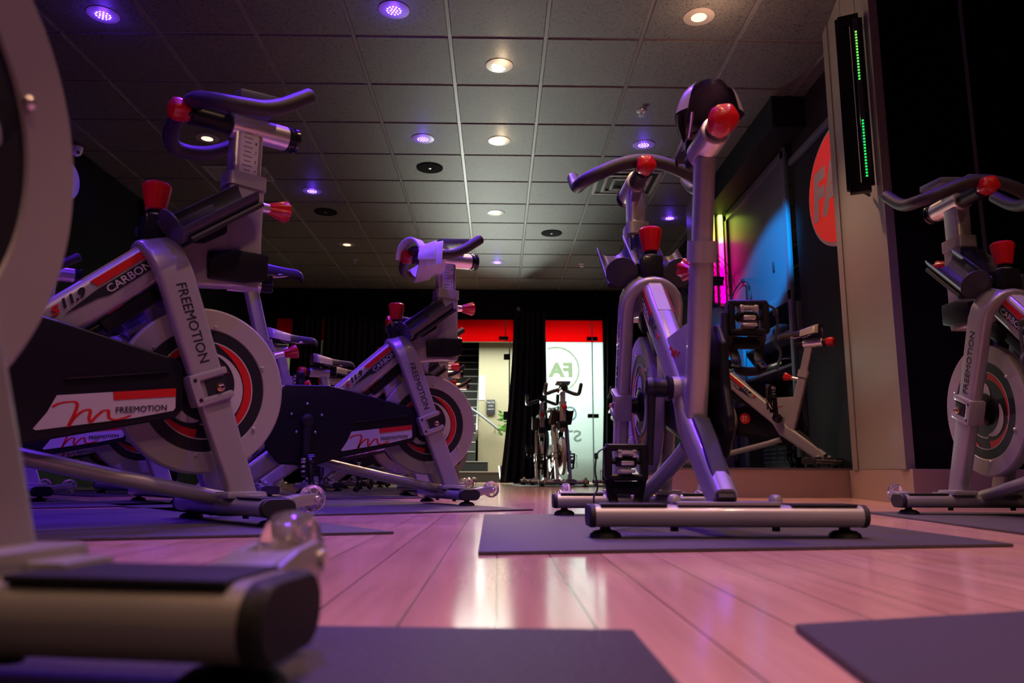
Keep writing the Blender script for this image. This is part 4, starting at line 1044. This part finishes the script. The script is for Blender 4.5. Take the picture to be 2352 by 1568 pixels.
# wall fan by the pier, music sheet stand
fn = empty('wall_fan', (1.90, 7.10, 1.93)); tag(fn, 'round black caged fan mounted beside the coloured light tubes', 'fan')
m_ = MB()
for r in (.29, .25, .21, .17, .13, .09, .05): m_.sweep([(r * math.cos(2 * PI * k / 40), -.10 - .035 * math.cos(r / .29 * PI / 2), r * math.sin(2 * PI * k / 40)) for k in range(40)], ell(.003, .003, 6), (0, 1, 0), close=True)
for k in range(24):
    a = 2 * PI * k / 24; m_.sweep([(r * math.cos(a), -.10 - .035 * math.cos(r / .29 * PI / 2), r * math.sin(a)) for r in (.03, .12, .21, .29)], ell(.002, .002, 5), (0, 1, 0))
m_.build('cage', 'dark', fn)
m_ = MB()
for k in range(5):
    a = 2 * PI * k / 5; m_.box((.12 * math.cos(a), -.06, .12 * math.sin(a)), (.20, .006, .09), R=Matrix.Rotation(-a, 4, 'Y') @ Matrix.Rotation(.4, 4, 'X'), bev=.002)
m_.build('blades', 'black', fn)
MB().cyl((0, -.08, 0), (0, .02, 0), .05, n=20, bev=.008).build('motor', 'black', fn)
MB().sweep([(0, .01, 0), (.08, .06, -.06), (.16, .15, -.06)], ell(.012, .012, 8), (0, 0, 1)).build('wall_bracket', 'dark', fn)
ms = empty('sheet_stand', (1.25, 5.75, SH)); tag(ms, 'stand with a tilted pale printed sheet on the stage behind the right bike', 'stand')
MB().cyl((0, 0, 0), (0, 0, 1.10), .010).build('pole', 'dark', ms); MB().lathe((0, 0, 0), (0, 0, 1), [(.14, 0), (.13, .012), (.02, .02)], 24).build('base', 'dark', ms)
R = Matrix.Rotation(-.5, 4, 'Y') @ Matrix.Rotation(-.5, 4, 'X')
MB().box((0, 0, 1.16), (.17, .012, .22), R=R, bev=.002).build('sheet', 'paper', ms)
k = MB(); k.box(tuple(R @ Vector((-.02, -.008, .08)) + Vector((0, 0, 1.16))), (.12, .002, .03), R=R); k.build('printed_heading', 'ink', ms)

# ------------------------------------------------------------------ floor mats
def mat_quad(pts, label, z1=.006, group='black floor mats'):
    cx_ = sum(p[0] for p in pts) / 4; cy_ = sum(p[1] for p in pts) / 4
    o = MB().prism([(p[0] - cx_, p[1] - cy_) for p in pts], 0, z1, plane='xy', bev=.0022, seg=2).build('floor_mat', 'mat', smooth=30)
    o.location = (cx_, cy_, .0003); return tag(o, label, 'floor mat', group)
def mat_at(x, y, deg, label, L_=1.32, Wd=.92):
    a = math.radians(deg); c, s = math.cos(a), math.sin(a)
    P = [(x - .40 + 0, 0)]; q = []
    for u, v in ((-L_ + .22, -Wd / 2), (.22, -Wd / 2), (.22, Wd / 2), (-L_ + .22, Wd / 2)): q.append((x + c * u - s * v, y + s * u + c * v))
    return mat_quad(q, label)

# ------------------------------------------------------------------ bikes and their mats
mat_quad([(-.03, 1.25), (.93, 1.415), (.93, 2.56), (-.04, 2.40)], 'black rubber mat under the bike right of centre')
mat_quad([(-.9, -.35), (.107, -.35), (.107, .633), (-.86, .69)], 'black rubber mat in the nearest foreground under the blurred bike')
mat_quad([(.243, .656), (.12, -.35), (1.0, -.45), (1.15, .90)], 'black rubber mat corner at the lower right, nothing on it')
mat_quad([(-.218, 1.684), (-1.10, 2.86), (-2.05, 2.30), (-1.20, 1.35)], 'black rubber mat under the large bike at left')
mat_quad([(.128, 2.797), (-.62, 3.85), (-1.55, 3.15), (-.78, 2.25)], 'black rubber mat under the bike with the towel')
mat_quad([(1.258, 2.67), (1.13, 1.62), (2.15, 1.50), (2.28, 2.56)], 'black rubber mat under the bike at the right edge')
place_bike(-.721, 1.955, 42.3, 'large silver bike at left with a tall handlebar post', bar_up=0.0)
place_bike(-.272, 3.26, 24.2, 'silver bike left of centre with a white towel over its handlebar', bar_up=0.0, seat_up=.045)
place_bike(.438, 2.326, 90.5, 'silver bike right of centre seen from behind, its saddle raised high', bar_up=.0, seat_up=.020, phi=PI, console=False)
place_bike(1.547, 2.432, 89.2, 'silver bike cut off by the right edge of the picture', bar_up=-.01)
place_bike(-.388, .428, 81, 'blurred silver bike closest to the camera, cut off at the left edge')
place_bike(1.44, 5.36, 139, 'silver bike with a red number 27 disc, alone on the stage', z=SH, seat_up=-.005, bar_up=-.12)
place_bike(-.50, 4.42, 25, 'silver bike directly behind the towel bike, its saddle left of the towel bike', bar_up=-.05, seat_up=-.03, plain=True, console=False)
place_bike(-.43, 5.12, 25, 'second bike behind the towel bike, saddle silhouetted before the red slit', bar_up=-.04, seat_up=-.06, plain=True, console=False)
for k, (x, y) in enumerate(((-.50, 6.05), (-.50, 6.95), (-.48, 7.9))):
    place_bike(x, y, 25, ['third bike behind the towel bike, its handlebar showing against the stairs', 'fourth bike behind the towel bike, against the stairs', 'last bike of the row behind the towel bike, nearest the open door'][k], bar_up=-.03, plain=True, console=False)
    mat_at(x, y, 25, ['black mat under the third bike behind the towel bike', 'black mat under the fourth bike behind the towel bike', 'black mat under the last bike before the open door'][k], Wd=.8, L_=1.15)
mat_at(-.50, 4.42, 25, 'black mat directly behind the towel bike', Wd=.56, L_=1.15); mat_at(-.43, 5.12, 25, 'black mat under the second bike behind the towel bike', Wd=.56, L_=1.15)
place_bike(.70, 8.42, -86, 'bike facing the camera in front of the frosted glass, higher of the pair', bar_up=-.01, plain=True, phi=PI * .5)
place_bike(.545, 9.55, -92, 'bike facing the camera in front of the black curtain, left of the pair', bar_up=-.02, plain=True, console=False, phi=PI * 1.2)
place_bike(1.42, 8.45, -88, 'bike facing the camera, mostly hidden behind the right bike', bar_up=-.04, plain=True, console=False)
mat_at(.70, 8.42, -86, 'black mat under the camera-facing bike by the frosted glass'); mat_at(.545, 9.95, -92, 'black mat under the camera-facing bike by the curtain', L_=.95); mat_at(1.42, 8.45, -88, 'black mat beside the stage under the hidden bike', Wd=.7)
place_bike(-1.49, 3.33, 42, 'dark bike behind the large left bike, its side panel lit violet', bar_up=-.06, plain=True, console=False, seat_up=-.04)
place_bike(-2.15, 3.52, 42, 'dark bike at far left, its handlebar beside the blurred disc', bar_up=.0, plain=True, console=False)
place_bike(-1.75, 5.35, 48, 'dark bike two rows behind the large left bike', bar_up=-.05, plain=True, console=False)
place_bike(-2.75, 5.6, 44, 'dark bike beyond the far left one, by the left wall', bar_up=-.05, plain=True, console=False)
mat_at(-1.49, 3.33, 42, 'black mat behind the large left bike', Wd=.62, L_=1.1); mat_at(-2.15, 3.52, 42, 'black mat at far left behind the blurred bike', Wd=.62, L_=1.1)
mat_at(-1.75, 5.35, 48, 'black mat two rows behind the large left bike'); mat_at(-2.75, 5.6, 44, 'black mat by the left wall', Wd=.7)
for _r in [c for c in PROTO_TREE]:
    for g in _r[1]: bpy.data.objects.remove(g, do_unlink=True)
    bpy.data.objects.remove(_r[0], do_unlink=True)
bpy.data.objects.remove(PROTO, do_unlink=True)

# red number disc on the stage bike's guard, towel
b27 = [o for o in bpy.data.objects if o.get('label', '').startswith('silver bike with a red number')][0]
gd = [c for c in children_of(b27) if c.name.startswith('chain_guard')][0]
MB().lathe((-.281, -.0255, .335), (0, 1, 0), [(.036, 0), (.036, .002)], 36).build('number_disc', 'redpaint', gd)
k = MB(); text_into(k, '27', (-.258, -.0225, .318), (-1, 0, 0), (0, 0, 1), .040, .034, .0015); k.build('number', 'white', gd, smooth=0)

def towel():
    """folded hand towel slung round the bar: a band following a closed-ish loop"""
    vs, fs = [], []
    o = MB()
    path = smooth_path([(-.098, -.210, .952), (-.100, -.206, .995), (-.098, -.190, 1.040), (-.088, -.160, 1.056), (-.070, -.130, 1.040), (-.052, -.100, .998), (-.035, -.04, .972), (-.030, .04, .975), (-.045, .11, 1.000), (-.060, .145, 1.040)], 6)
    n = len(path); o.sweep(path, rrect(.092, .010, .004, 3), (.80, -.58, .12), scales=[.72 + .32 * math.sin(PI * min(1, i / n * 1.4)) for i in range(n)])
    p2 = smooth_path([(-.120, -.120, 1.000), (-.118, -.115, 1.050), (-.130, -.085, 1.088), (-.150, -.050, 1.094), (-.172, -.020, 1.070), (-.178, .010, 1.020)], 6)
    n = len(p2); o.sweep(p2, rrect(.070, .012, .005, 3), (.7, .6, .1), scales=[.6 + .4 * math.sin(PI * i / n) for i in range(n)])
    p3 = smooth_path([(-.125, -.198, .975), (-.122, -.195, 1.010), (-.110, -.170, 1.050), (-.100, -.140, 1.040), (-.090, -.115, .985), (-.085, -.06, .950), (-.070, .02, .945)], 6)
    n = len(p3); o.sweep(p3, rrect(.075, .010, .004, 3), (.80, -.58, .30))
    q = o.build('hand_towel', 'towel', smooth=60)
    sb = q.modifiers.new('soft', 'SUBSURF'); sb.levels = 1; sb.render_levels = 1
    return tag(q, 'white hand towel slung over the handlebar of the bike left of centre', 'towel')
tw = towel(); tw.location = (-.272 + .012 * .912, 3.26 + .012 * .41, .006); tw.rotation_euler = (0, 0, math.radians(24.2))
